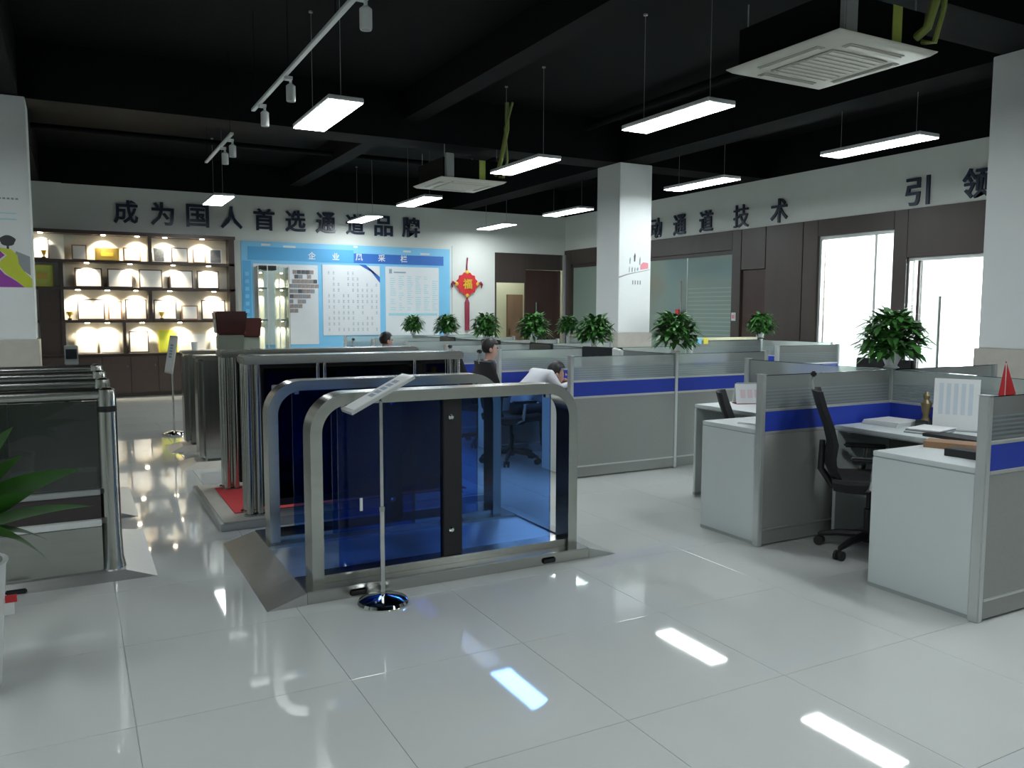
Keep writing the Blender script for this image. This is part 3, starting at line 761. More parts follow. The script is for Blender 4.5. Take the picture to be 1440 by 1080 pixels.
# --- second gate with pipe legs and red carpet
gb = thing('pipe_leg_gate', 'steel turnstile with paired pipe legs on a red carpeted platform', 'turnstile', (.83, 5.72, 0))
ox, oy = .83, 5.72
gp('platform_rim', 'steel_plate', .83, 2.95, 5.72, 7.15, 0, .05, .004, gb)
gp('white_border', 'beige_stone', .86, 2.92, 5.75, 7.12, .05, .054, 0, gb)
gp('carpet', 'red_carpet', .97, 2.80, 5.98, 6.92, .054, .06, 0, gb)
for y0 in (5.84, 6.80):
    for x in (1.06, 1.125, 2.60, 2.665):
        for yy in (y0, y0+.14):
            MB().lathe([(.027, 0), (.027, 1.14)], 16).build('pipe_leg', 'steel_v', gb, (x-ox, yy+.03-oy, .054), smooth=True)
            MB().lathe([(.045, 0), (.045, .012)], 16).build('foot_flange', 'steel', gb, (x-ox, yy+.03-oy, .054))
    tt = gp('top_tray', 'steel', 1.02, 2.71, y0-.02, y0+.22, 1.13, 1.19, .012, gb)
    gp('side_panel', 'black_plastic', 1.16, 2.57, y0+.05, y0+.15, .10, 1.125, .004, gb)
    gp('smoked_panel', 'dark_acrylic', 1.17, 2.56, y0+.012, y0+.022, .16, 1.10, 0, gb)
    for x in (1.55, 1.60, 2.30):
        MB().lathe([(.014, 0), (.014, .18)], 10).build('hanger', 'chrome', gb, (x-ox, y0+.005-oy, .95), smooth=True)
    gp('reader_window', 'grey_plastic', 1.22, 1.34, y0+.004, y0+.012, .92, .98, .003, gb)
# --- third gate: flat steel cabinets
for k, (y, lab) in enumerate(((8.25, 'flat sided stainless steel turnstile cabinet behind the pipe leg gate'), (9.35, 'farthest flat sided steel turnstile cabinet near the sign stand'))):
    if k: dup(gc, lab, (.86, y, 0), None, 'flat steel cabinets')
    else:
        gc = thing('cabinet_turnstile', lab, 'turnstile', (.86, y, 0), 0, 'flat steel cabinets')
        MB().frustum((0, 1.85, -.12, .40, 0), (.14, 1.75, -.02, .30, .05)).build('base_plate', 'beige_stone', gc)
        bx('cabinet_body', 'steel_v', gc, .22, 1.62, .0, .26, .05, 1.04, .01)
        bx('end_cover', 'steel_v', gc, .17, .22, .02, .24, .08, 1.03, .012)
        bx('top_cover', 'steel', gc, .16, 1.66, -.01, .27, 1.04, 1.075, .008)
        bx('seam', 'print_dark', gc, .219, .226, -.002, .0, .10, 1.0)
        bx('toe_gap', 'print_dark', gc, .24, 1.6, -.003, 0, .05, .075)
# --- card reader heads on the gates
def reader(label, x, y, z, hgt):
    t = thing('card_reader', label, 'card reader', (x, y, z), 0, 'maroon card readers')
    bx('pedestal', 'reader_grey', t, -.10, .10, -.06, .06, 0, hgt, .006)
    MB().frustum((-.105, .105, -.075, .075, hgt), (-.125, .125, -.10, .10, hgt+.19)).build('hood', 'maroon', t, bevel=.012)
    bx('side_trim', 'grey_plastic', t, -.118, -.108, -.07, .05, hgt+.02, hgt+.18, .003)
    bx('lamp_window', 'brass_plaque', t, .108, .116, -.03, .03, hgt+.01, hgt+.05)
reader('maroon hooded card reader on a grey pedestal above the pipe leg gate', 1.12, 6.90, 1.19, .12)
reader('second maroon card reader partly hidden behind the first', 1.53, 8.38, 1.075, .17)
cup = thing('paper_cup', 'small pale cup standing on the farthest turnstile cabinet', 'cup', (1.16, 9.45, 1.075))
MB().lathe([(.026, 0), (.036, .09), (.034, .09), (.024, .005)], 16).build('cup_wall', 'paper', cup, smooth=True)
MB().lathe([(.030, .07), (.030, .073)], 14).build('drink', 'print_dark', cup)
# --- left row of turnstiles
def left_gate(label, y, first=[None]):
    if first[0]: return dup(first[0], label, (.15, y, 0), None, 'left turnstile row')
    t = thing('barrier_turnstile', label, 'turnstile', (.15, y, 0), 0, 'left turnstile row')
    MB().frustum((-1.85, .22, -.17, .95, 0), (-1.70, .06, -.10, .88, .04)).build('base_plate', 'steel_plate', t)
    for yo in (0, .76):
        p = MB().lathe([(.070, .04), (.058, .10), (.052, .25), (.050, .96), (.050, 1.03), (.044, 1.06), (.02, 1.072)], 24).build('end_post', 'steel_v', t, (-.0, yo, 0), smooth=True)
        MB().lathe([(.0515, .935), (.0515, .968)], 24).build('black_band', 'black_plastic', p)
        MB().lathe([(.060, .04), (.050, .10), (.050, 1.03), (.03, 1.06)], 24).build('end_post', 'steel_v', t, (-1.62, yo, 0), smooth=True)
        MB().tube([(-1.62, yo, 1.035), (0, yo, 1.035)], .032, 16).build('top_tube', 'steel', t, smooth=True)
        bx('lower_box', 'steel', t, -1.56, -.05, yo-.07, yo+.07, .04, .30, .006)
        bx('ledge', 'white_plastic', t, -1.56, -.05, yo-.08, yo+.08, .30, .335, .004)
        bx('dark_recess', 'recess', t, -1.56, -.05, yo-.04, yo+.04, .335, .47)
        bx('upper_ledge', 'grey_plastic', t, -1.56, -.05, yo-.05, yo+.05, .47, .50, .004)
        bx('glass_panel', 'smoke_glass', t, -1.56, -.05, yo-.014, yo-.002, .50, 1.0)
        bx('panel_frame', 'grey_plastic', t, -.52, -.48, yo+.004, yo+.03, .50, 1.0)
    bx('cable_slot', 'black_plastic', t, -.52, -.42, -.175, -.16, .004, .03, .006)
    first[0] = t
left_gate('nearest round posted steel turnstile at the left edge beside the leafy plant', 5.10)
left_gate('farther round posted steel turnstile behind the one at the left edge', 6.62)
dd = thing('steel_reader_post', 'short pale reader post on the farther left turnstile', 'card reader', (-.02, 7.55, 1.06))
bx('housing', 'grey_plastic', dd, -.05, .05, -.03, .03, 0, .16, .006)
bx('display', 'screen', dd, -.04, .04, -.034, -.03, .05, .13)
# ================================================================= SIGN STANDS
def stand(label, x, y, ztop, plate, tilt, rz):
    t = thing('sign_stand', label, 'sign stand', (x, y, 0), 0, 'chrome sign stands')
    MB().lathe([(.13, 0), (.132, .008), (.125, .022), (.09, .036), (.03, .046), (.018, .05)], 32).build('base', 'chrome', t, smooth=True)
    MB().lathe([(.0125, .045), (.0125, ztop*.48)], 14).build('lower_pole', 'chrome', t, smooth=True)
    MB().lathe([(.015, ztop*.48-.02), (.015, ztop*.48+.005)], 14).build('collar', 'steel', t, smooth=True)
    MB().lathe([(.0095, ztop*.48), (.0095, ztop)], 14).build('upper_pole', 'chrome', t, smooth=True)
    R = Matrix.Translation((0, 0, ztop+.045)) @ Matrix.Rotation(rz, 4, 'Z') @ Matrix.Rotation(-tilt, 4, 'Y')
    a, b = plate
    MB().box(-a, a*.85, -b, b, -.008, .008, R).build('sign_frame', 'aluminium', t)
    MB().box(-a+.02, a*.85-.02, -b+.01, b-.01, .008, .010, R).build('sign_sheet', 'paper', t)
    for k in range(5):
        MB().box(-.06+k*.035, -.035+k*.035, -b*.4, b*.4, .010, .0108, R).build('print_mark', 'ink_blue', t)
    MB().box(-.02, .02, -.02, .02, -.045, -.008, R).build('tilt_bracket', 'steel', t)
stand('chrome sign stand with a tilted narrow sign before the blue swing gate', 1.355, 3.91, 1.05, (.20, .085), math.radians(27), 0)
stand('far chrome sign stand with a steep sign in front of the award shelves', 1.04, 10.62, .95, (.25, .15), math.radians(80), math.radians(10))
# ================================================================= PLANTS
def leaf_mesh(n, R, H, z0, droop, seed, lw=.035, ll=.13):
    rnd = random.Random(seed); m = MB()
    for k in range(n):
        a = rnd.uniform(0, 2*math.pi); e = rnd.uniform(.0, 1)
        rr = R*math.sqrt(rnd.random())*.75; zz = z0+H*e*.8
        rr *= math.sqrt(max(.08, 1-((e-.35)/.75)**2))
        c = Vector((rr*math.cos(a), rr*math.sin(a), zz))
        d = Vector((math.cos(a+rnd.uniform(-.7, .7)), math.sin(a+rnd.uniform(-.7, .7)), rnd.uniform(-.5, 1.0)-droop)).normalized()
        s = d.cross(Vector((0, 0, 1))).normalized(); u = s.cross(d)
        L = ll*rnd.uniform(.6, 1.2); w = lw*rnd.uniform(.6, 1.2)
        p = [c, c+d*L*.35+s*w+u*.008, c+d*L*.35-s*w+u*.008, c+d*L*.75+s*w*.6-Vector((0, 0, L*.08)), c+d*L*.75-s*w*.6-Vector((0, 0, L*.08)), c+d*L-Vector((0, 0, L*.2))]
        m.m = rnd.random() < .4
        m.add(p, [(0, 1, 2), (1, 3, 4, 2), (3, 5, 4)])
    return m
def potted(label, x, y, z, s=1.0, seed=1, droop=.1, group='potted plants on the partition posts'):
    t = thing('potted_plant', label, 'potted plant', (x, y, z), random.Random(seed).uniform(0, 6), group)
    MB().lathe([(.035*s, 0), (.05*s, .005), (.035*s, .02), (.045*s, .045), (.075*s, .12), (.08*s, .125), (.072*s, .125), (.06*s, .10)], 20).build('pot', 'pot_white', t, smooth=True)
    MB().lathe([(.066*s, .105), (.066*s, .112)], 16).build('soil', 'soil', t)
    st = MB()
    for k in range(7):
        a = k*.9; st.tube([(0, 0, .1*s), (.04*s*math.cos(a), .04*s*math.sin(a), .2*s), (.12*s*math.cos(a), .12*s*math.sin(a), .27*s)], .004, 5)
    st.build('stems', 'stem', t)
    leaf_mesh(620, .235*s, .33*s, .09*s, droop, seed, .024*s, .115*s).build('foliage', ['leaf', 'leaf_dark'], t)
PZ = 1.112
potted('bushy potted plant on the post between the two near cubicles', 5.07, 3.77, PZ, 1.08, 3)
potted('potted plant on the partition post just right of the centre pillar', 5.09, 6.13, PZ, 1.02, 4)
potted('potted plant on the partition post just left of the centre pillar', 5.09, 7.52, PZ, .95, 5)
potted('potted plant in front of the dark passage door', 5.09, 8.88, PZ, .95, 6)
potted('potted plant right of the red tassel', 5.09, 10.22, PZ, .95, 8)
potted('potted plant left of the red tassel', 5.09, 11.58, PZ, .90, 9)
potted('smallest potted plant in front of the third notice panel', 5.09, 12.98, PZ, .85, 10)
potted('potted plant before the green glass left of the centre pillar', 7.10, 11.25, PZ, .85, 11)
potted('drooping potted plant by the dark door of the right wall', 8.95, 8.85, PZ+.02, .95, 12, .25)
potted('leafy pot plant seen against the green glass behind the pillar plant', 7.90, 9.55, PZ, .95, 14)
# big leaved plant at the left edge
bp = thing('floor_plant', 'large leaved plant in a tall white pot at the left edge', 'potted plant', (-.455, 3.72, 0))
MB().lathe([(.14, 0), (.15, .02), (.185, .50), (.195, .52), (.175, .52), (.165, .46)], 28).build('pot', 'pot_white', bp, smooth=True)
MB().lathe([(.168, .47), (.168, .478)], 20).build('soil', 'soil', bp)
def big_leaf(base, tip, w, sag, roll):
    b, t = Vector(base), Vector(tip); d = t-b; L = d.length; d.normalize()
    s = d.cross(Vector((0, 0, 1))).normalized(); u = s.cross(d)
    s = s*math.cos(roll)+u*math.sin(roll)
    n = 10; v = []; f = []
    for i in range(n+1):
        q = i/n
        c = b+d*L*q+Vector((0, 0, sag*4*q*(1-q)))
        ww = w*(math.sin(math.pi*min(1, q*.92+.08))**.8)*(1-.35*q)
        up_ = Vector((0, 0, .18*ww))
        v += [c-s*ww+up_, c, c+s*ww+up_]
    for i in range(n):
        f += [(3*i, 3*i+1, 3*i+4, 3*i+3), (3*i+1, 3*i+2, 3*i+5, 3*i+4)]
    MB().add(v, f).build('leaf', 'leaf_big', bp, smooth=True)
for base, tip, w, sag, roll in (((.0, 0, .62), (.50, -.10, .72), .050, .03, .7), ((.0, .02, .66), (.46, -.02, .86), .075, .03, .9), ((.02, -.02, .60), (.34, -.18, .62), .06, .05, .6),
        ((.0, 0, .60), (.36, -.24, .53), .055, .09, .8), ((-.02, 0, .70), (.24, -.1, 1.06), .05, .02, .8), ((0, .02, .72), (.19, .1, 1.16), .045, .02, .6), ((0, 0, .68), (.26, .0, .93), .055, .02, .9), ((0, 0, .62), (.30, -.10, .80), .06, .02, .9),
        ((0, 0, .65), (-.3, -.2, .8), .04, .05, .5), ((0, 0, .65), (-.25, .2, .95), .04, .05, .5), ((0, 0, .65), (0, -.4, .9), .04, .05, .5), ((0, 0, .65), (.1, .35, .9), .04, .05, .5)):
    big_leaf(base, tip, w, sag, roll)
for k in range(4):
    MB().tube([(.03*math.cos(k*1.6), .03*math.sin(k*1.6), .46), (.015*math.cos(k*1.6), .015*math.sin(k*1.6), .60), (0, 0, .74)], [.014, .012, .008], 8).build('stalk', 'stem', bp, smooth=True)
tc_ = thing('small_tag', 'tiny red and white tag hanging beside the white floor pot', 'tag', (-.268, 3.70, .30))
bx('card', 'paper', tc_, -.03, .02, -.004, 0, .0, .07); bx('red_corner', 'red', tc_, -.01, .03, -.008, -.004, .05, .08)
# ================================================================= CUBICLES
def partition(label, x, y, L, rz, posts=(1, 1), group='cubicle partitions'):
    """runs L metres along its own +x from (x, y)"""
    t = thing('cubicle_partition', label, 'partition', (x, y, 0), rz, group)
    a, b = .02, L-.02
    bx('skirting', 'partition_grey', t, a, b, -.022, .022, .012, .10)
    bx('skirting_trim', 'aluminium', t, a, b, -.027, .027, .10, .114, .002)
    bx('lower_panel', 'partition_grey', t, a, b, -.022, .022, .114, .725)
    bx('rail', 'aluminium', t, a, b, -.025, .025, .725, .745, .002)
    bx('blue_band', 'blue_fabric', t, a, b, -.023, .023, .745, .872)
    bx('rail', 'aluminium', t, a, b, -.025, .025, .872, .888, .002)
    g = bx('glass_pane', 'clear_glass', t, a, b, -.004, .004, .888, 1.10)
    for k in range(6):
        bx('frosted_stripe', 'rib_glass', g, a-(a+b)/2, b-(a+b)/2, -.0065, -.0045, .008+k*.021, .018+k*.021)
    bx('glass_top_edge', 'edge_acrylic', t, a, b, -.0045, .0045, 1.10, 1.104)
    for p, xx in zip(posts, (0, L)):
        if p:
            q = bx('post', 'aluminium', t, xx-.018, xx+.018, -.027, .027, 0, 1.108, .004)
            bx('post_cap', 'aluminium', q, -.020, .020, -.029, .029, 1.108, 1.112)
    return t
XA, XS = 3.82, 5.07
PA = partition('partition with the red flag behind it, in front of the nearest white desk', XA, 2.32, XS-XA, 0, (1, 1))
partition('partition beyond the black chair, meeting the post with the bushy plant', XA+.01, 3.77, XS-XA-.01, 0, (1, 1))
partition('partition behind the nearest desk, running from the bushy plant to the right', XS, 3.77, 1.45, -math.pi/2, (0, 0))
partition('partition behind the calendar desk, running back from the bushy plant', XS, 3.77, 1.38, math.pi/2, (0, 1))
partition('partition on the far side of the near cubicles, right of the bushy plant', XS, 3.77, 1.2, 0, (0, 1))
partition('partition at the right edge, on the far side of the nearest desk', XS, 2.32, 1.2, 0, (0, 1))
XB, XT = 3.90, 5.09
rowsY = [6.13, 7.52, 8.88, 10.22, 11.58, 12.98]
names = ['long grey partition facing the viewer beside the swing gate', 'partition just behind the person with black hair', 'third partition back, before the dark passage', 'fourth partition back of the far cubicles', 'fifth partition back of the far cubicles', 'farthest partition of the far cubicles']
for i, y in enumerate(rowsY):
    partition(names[i]+', left half', XB, y, XT-XB, 0, (1, 1))
    partition(names[i]+', right half', XT, y, 1.18, 0, (0, 1))
for i in range(5):
    partition('centre partition of the far cubicles, %s stretch from the front' % ORD[i], XT, rowsY[i], rowsY[i+1]-rowsY[i], math.pi/2, (0, 0))
partition('pale topped partition under the drooping plant', 7.62, 8.85, 1.33, 0, (1, 1))
partition('partition in front of the tall bright window', 7.40, 7.05, 1.05, 0, (1, 1))
partition('short partition joining the drooping plant post to the window side', 8.95, 8.85, 1.3, -math.pi/2, (0, 1))
partition('partition under the small plant before the green glass', 7.10, 11.25, 1.2, 0, (1, 1))
for i, (xx, yy) in enumerate(((7.62, 8.85), (7.10, 11.25))):
    o = bx('partition_ledge', 'cream_wall', None, xx+.02, xx+1.2, yy-.05, yy+.05, 1.108, 1.145, .004)
    tag(o, ('cream ledge on top of the partition under the drooping plant', 'cream ledge on top of the partition before the green glass')[i], 'ledge')
# yellow and blue notes on the pale partition
for k, (x, m, nm) in enumerate(((7.68, 'board_light', 'blue'), (7.80, 'yellow', 'yellow'))):
    tag(bx('sticky_note', m, None, x, x+.08, 8.79, 8.798, 1.06, 1.14), nm+' note stuck to the pale topped partition', 'note')
# desks
def desk(label, tops, ends, loc, group='white office desks', drawers=True):
    t = thing('office_desk', label, 'desk', loc, 0, group)
    for x0, x1, y0, y1 in tops:
        bx('desk_top', 'desk_white', t, x0, x1, y0, y1, .725, .752, .003)
        bx('edge_band', 'desk_edge', t, x0+.004, x1-.004, y0+.004, y1-.004, .718, .725)
    for x0, x1, y0, y1 in ends:
        bx('end_panel', 'desk_white', t, x0, x1, y0, y1, .02, .718, .002)
        bx('panel_foot', 'desk_edge', t, x0, x1, y0, y1, 0, .02)
    return t
dk = desk('nearest white desk with folders at the right edge', [(0, 1.21, .035, .61), (.65, 1.21, .61, 1.41)], [(0, .025, .035, .61), (.65, 1.21, 1.385, 1.41)], (3.82, 2.32, 0))
bx('modesty_panel', 'partition_grey', dk, .025, 1.21, .06, .08, .1, .718)
bx('modesty_panel', 'partition_grey', dk, 1.18, 1.20, .61, 1.385, .1, .718)
pd = bx('drawer_pedestal', 'desk_edge', dk, .03, .45, .10, .56, .05, .70, .004)
for k in range(3): bx('drawer_front', 'desk_white', pd, -.2, .2, .23, .245, .03+k*.21, .22+k*.21, .003)
dk2 = desk('white desk with the calendar behind the partition, left of the black chair', [(0, 1.21, .035, .54), (.64, 1.21, .54, 1.36)], [(0, .025, .035, .54), (.64, 1.21, 1.335, 1.36)], (3.83, 3.77, 0))
bx('modesty_panel', 'partition_grey', dk2, 1.18, 1.20, .54, 1.335, .1, .718)
for i in range(5):
    lab = ('white desk inside the far cubicle with the black haired person', 'white desk in the second far cubicle', 'white desk in the third far cubicle', 'white desk in the fourth far cubicle', 'white desk in the fifth far cubicle')[i]
    w = rowsY[i+1]-rowsY[i]
    d0 = desk(lab, [(.60, 1.16, .03, w-.03), (.0, .60, .03, .5)], [(0, .025, .03, .5), (.6, 1.16, w-.055, w-.03)], (XB, rowsY[i], 0))
# office chairs
def office_chair(label, x, y, rz, first=[None]):
    """faces its own +x"""
    if first[0]: return dup(first[0], label, (x, y, 0), rz, 'black office chairs')
    t = thing('office_chair', label, 'chair', (x, y, 0), rz, 'black office chairs')
    hub = MB().lathe([(.035, .07), (.04, .09), (.04, .14), (.028, .15), (.028, .28), (.018, .285), (.018, .40)], 16).build('gas_lift', 'black_plastic', t, smooth=True)
    for k in range(5):
        a = 2*math.pi*k/5+.3
        c, s = math.cos(a), math.sin(a)
        MB().tube([(.03*c, .03*s, .115), (.18*c, .18*s, .10), (.29*c, .29*s, .075)], [.026, .022, .016], 8).build('base_leg', 'black_plastic', t, smooth=True)
        w = MB()
        for o_ in (-.018, .018):
            T_ = Matrix.Translation((.295*c-o_*s, .295*s+o_*c, .03)) @ Matrix.Rotation(a, 4, 'Z') @ Matrix.Rotation(math.pi/2, 4, 'X')
            w.lathe([(.02, -.01), (.03, -.008), (.03, .008), (.02, .01)], 14, T=T_)
        w.tube([(.295*c, .295*s, .03), (.295*c, .295*s, .08)], .01, 6)
        w.build('caster', 'dark_rubber', t, smooth=True)
    MB().box(-.12, .12, -.08, .08, .38, .42).build('tilt_mechanism', 'black_plastic', t, bevel=.01)
    st = MB()
    pr_ = [(-.23, .44), (-.15, .435), (.1, .445), (.21, .455), (.26, .43)]
    n = len(pr_); v = []
    for x_, z_ in pr_:
        for yy in (-.24, -.22, 0, .22, .24):
            v.append((x_, yy*(1-.1*(abs(x_) > .2)), z_+.05-(.02 if abs(yy) > .23 else 0)-.01*(yy == 0)))
    for x_, z_ in pr_:
        for yy in (-.24, -.22, 0, .22, .24):
            v.append((x_*.96, yy*.96*(1-.1*(abs(x_) > .2)), z_-.02))
    f = []
    for i in range(n-1):
        for k in range(4):
            f.append((i*5+k, (i+1)*5+k, (i+1)*5+k+1, i*5+k+1)); f.append((n*5+i*5+k, n*5+i*5+k+1, n*5+(i+1)*5+k+1, n*5+(i+1)*5+k))
        f.append((i*5, n*5+i*5, n*5+(i+1)*5, (i+1)*5)); f.append((i*5+4, (i+1)*5+4, n*5+(i+1)*5+4, n*5+i*5+4))
    f.append(tuple(range(5))[::1]+tuple(range(n*5+4, n*5-1, -1))); f.append(tuple(range(n*5-1, n*5-6, -1))+tuple(range(2*n*5-5, 2*n*5)))
    st.add(v, f).build('seat', 'black_mesh', t, smooth=True)
    # mesh backrest, bowed
    prof = [(-.20, .47), (-.24, .55), (-.245, .62), (-.235, .70), (-.26, .80), (-.305, .92), (-.335, 1.02)]
    m = MB(); n = len(prof); wid = [.17, .20, .215, .215, .21, .205, .18]; v = []
    for sgn in (0, 1):
        for (x_, z_), w in zip(prof, wid):
            for yy in (-1, -.5, 0, .5, 1):
                v.append((x_-.028*sgn+.035*yy*yy, w*yy, z_))
    f = []
    o2 = n*5
    for i in range(n-1):
        for k in range(4):
            f.append((i*5+k, i*5+k+1, (i+1)*5+k+1, (i+1)*5+k)); f.append((o2+i*5+k, o2+(i+1)*5+k, o2+(i+1)*5+k+1, o2+i*5+k+1))
        f.append((i*5, (i+1)*5, o2+(i+1)*5, o2+i*5)); f.append((i*5+4, o2+i*5+4, o2+(i+1)*5+4, (i+1)*5+4))
    for i in (0, n-1):
        for k in range(4): f.append((i*5+k, o2+i*5+k, o2+i*5+k+1, i*5+k+1))
    m.add(v, f).build('backrest', 'black_mesh', t, smooth=True)
    MB().tube([(-.05, 0, .40), (-.22, 0, .42), (-.29, 0, .52), (-.285, 0, .70)], [.025, .025, .022, .018], 10).build('back_support', 'black_plastic', t, smooth=True)
    MB().tube([(-.35, 0, 1.00), (-.365, 0, 1.07), (-.35, 0, 1.12)], .012, 8).build('headrest_stem', 'grey_plastic', t, smooth=True)
    MB().box(-.37, -.335, -.03, .03, 1.10, 1.135).build('headrest_clip', 'black_plastic', t, bevel=.008)
    for s in (-1, 1):
        MB().tube([(-.05, s*.2, .42), (-.02, s*.29, .46), (.0, s*.29, .62)], .016, 8).build('armrest_post', 'chrome', t, smooth=True)
        MB().box(-.14, .12, s*.29-.035, s*.29+.035, .62, .645).build('armrest_pad', 'black_plastic', t, bevel=.01)
    first[0] = t
    return t
office_chair('black mesh office chair facing the nearest desk', 4.34, 3.34, math.radians(-47))
oc = office_chair('low black office chair tucked behind the calendar desk', 4.43, 4.36, math.radians(-48))
oc.scale = (.9, .9, .9)
for c_ in list(oc.children):
    if c_.name.startswith('headrest'): bpy.data.objects.remove(c_)
office_chair('black office chair of the black haired person in the far cubicles', 3.82, 7.10, 0)
office_chair('black office chair in the second far cubicle', 4.02, 8.25, 0)
office_chair('black office chair in the fourth far cubicle', 3.76, 10.95, 0)
# ---- desk things
def monitor(label, x, y, rz, col='black_plastic', s=1.0, first={}):
    z = .752
    key = (col, s)
    if key in first: return dup(first[key], label, (x, y, z), rz, 'computer monitors')
    t = thing('monitor', label, 'monitor', (x, y, z), rz, 'computer monitors')
    bx('foot', col, t, -.09, .09, -.11, .11, 0, .012, .004)
    bx('neck', col, t, .01, .035, -.03, .03, .012, .16, .004)
    b = bx('screen_shell', col, t, -.012, .025, -.25*s, .25*s, .09, .09+.30*s, .008)
    bx('screen_glass', 'screen', b, -.022, -.0186, -.24*s, .24*s, .012, .30*s-.02)
    first[key] = t
    return t
monitor('dark monitor behind the bushy plant, beyond the glass', 5.60, 4.22, math.pi, 'black_plastic')
monitor('dark tilted monitor behind the long grey partition', 4.80, 6.95, .35, 'black_plastic')
monitor('white backed monitor beside the dark tilted one', 4.72, 6.55, math.pi*.85, 'white_plastic')
monitor('dark monitor in the second far cubicle', 4.80, 8.2, 0, 'black_plastic')
monitor('dark monitor in the third far cubicle', 4.80, 9.5, 0, 'black_plastic')
monitor('dark monitor in the fourth far cubicle', 4.80, 10.9, 0, 'black_plastic')
dse = desk('white desk on the far side of the bushy plant partition', [(.03, .9, .05, 1.35)], [(.03, .9, .05, .075), (.03, .9, 1.325, 1.35)], (5.07, 3.77, 0))
# calendar
cl = thing('desk_calendar', 'white tent calendar standing on the desk left of the partition', 'calendar', (4.90, 4.95, .752), math.radians(-20))
for sg, nm in ((-1, 'front_sheet'), (1, 'back_sheet')):
    MB().box(-.13, .13, -.002, .002, 0, .17, Matrix.Translation((0, sg*.045, 0)) @ Matrix.Rotation(sg*.26, 4, 'X')).build(nm, 'paper', cl)
bx('base_strip', 'dark_red', cl, -.13, .13, -.05, .05, 0, .006)
MB().tube([(-.12, 0, .168), (.12, 0, .168)], .006, 6).build('binding', 'grey_plastic', cl)
for k in range(3): MB().box(-.09+k*.06, -.05+k*.06, -.004, -.002, .05, .12, Matrix.Translation((0, -.045, 0)) @ Matrix.Rotation(-.26, 4, 'X')).build('date_block', 'blush', cl)
# paper stacks, folders, books
def slab(name, label, cat, m, x, y, z, sx, sy_, sz, rz, n=1, group=None):
    t = thing(name, label, cat, (x, y, z), rz, group)
    for k in range(n):
        bx('sheet' if n > 1 else 'cover', m if isinstance(m, str) else m[k % len(m)], t, -sx/2+k*.004, sx/2+k*.004, -sy_/2-k*.003, sy_/2-k*.003, k*sz/n, (k+1)*sz/n-.0005, .0015 if sz/n > .004 else 0)
    if name in ('book', 'binder'): bx('page_block', 'paper', t, -sx/2+.006, sx/2+.002, -sy_/2+.004, sy_/2-.004, sz*.2, sz*.8)
    return t
TZ = .752
slab('paper_stack', 'loose white papers on the calendar desk by the partition end', 'papers', 'paper', 4.10, 4.02, TZ, .30, .21, .012, .3, 3)
slab('binder', 'dark grey binder lying on the calendar desk beside the partition', 'binder', 'grey_plastic', 4.22, 3.90, TZ, .28, .10, .035, .05)
slab('binder', 'brown folder lying on the nearest desk along the partition', 'binder', 'wood_box', 4.31, 2.74, TZ, .15, .36, .035, .42)
slab('binder', 'black box file on the nearest desk before the brown folder', 'binder', 'black_plastic', 4.08, 2.57, TZ, .11, .17, .04, .1)
slab('sticky_pad', 'yellow note pad standing at the partition end of the nearest desk', 'note pad', 'yellow', 3.93, 2.37, TZ, .05, .03, .07, 0)
slab('book', 'cream folder stack on the nearest desk by the glass', 'book', 'cream_wall', 4.80, 2.68, TZ, .22, .26, .05, .1)
slab('book', 'teal book on the desk behind the red flag', 'book', 'teal_box', 4.40, 2.42, TZ, .30, .10, .03, .02)
slab('paper_stack', 'white papers under the plant post on the nearest desk', 'papers', 'paper', 4.84, 3.58, TZ, .28, .26, .03, .05, 4)
slab('paper_stack', 'grey paper pile on the nearest desk beside the corner', 'papers', ['print_grey', 'paper'], 4.72, 3.22, TZ, .26, .20, .03, .2, 4)
slab('keyboard', 'black keyboard on the nearest desk', 'keyboard', 'black_plastic', 4.62, 2.95, TZ, .16, .38, .02, 0)
# acrylic sheet holder with a printed page
ah = thing('sheet_holder', 'upright acrylic holder with a printed page on the nearest desk', 'sheet holder', (4.95, 3.20, TZ), math.radians(-62))
bx('foot', 'clear_glass', ah, -.13, .13, -.05, .05, 0, .006)
MB().box(-.13, .13, -.003, .003, .006, .33, Matrix.Rotation(-.08, 4, 'X')).build('page', 'paper', ah)
for k in range(5): MB().box(-.10+k*.042, -.075+k*.042, -.005, -.003, .10, .30, Matrix.Rotation(-.08, 4, 'X')).build('text_column', 'page_tint', ah)
# little trophy figure
tf = thing('desk_trophy', 'small dark and gold figurine on the nearest desk before the printed page', 'figurine', (4.90, 3.37, TZ))
MB().box(-.045, .045, -.045, .045, 0, .05).build('base', 'print_dark', tf, bevel=.004)
MB().lathe([(.03, .05), (.018, .08), (.028, .12), (.034, .16), (.016, .185), (.022, .21), (.006, .235)], 14).build('figure', 'dull_brass', tf, smooth=True)
# red flag on a white stick
fg = thing('desk_flag', 'small red pennant on a white stick behind the nearest partition', 'flag', (4.10, 2.40, TZ))
MB().lathe([(.035, 0), (.035, .015), (.01, .02)], 14).build('stand', 'white_plastic', fg)
MB().tube([(0, 0, .02), (0, 0, .50)], .004, 6).build('stick', 'white_plastic', fg)
v = []; f = []
for i in range(7):
    q = i/6
    for k in range(5):
        s = k/4-.35
        v.append((s*.26*q, .02*math.sin(s*9)*q, .50-.32*q+.02*abs(s)))
for i in range(6):
    for k in range(4): f.append((i*5+k, i*5+k+1, i*5+5+k+1, i*5+5+k))
m_ = MB().add(v, f); m_.add([(x, y+.003, z) for x, y, z in v], [tuple(reversed(q)) for q in f]); m_.build('pennant', 'red', fg, smooth=True)
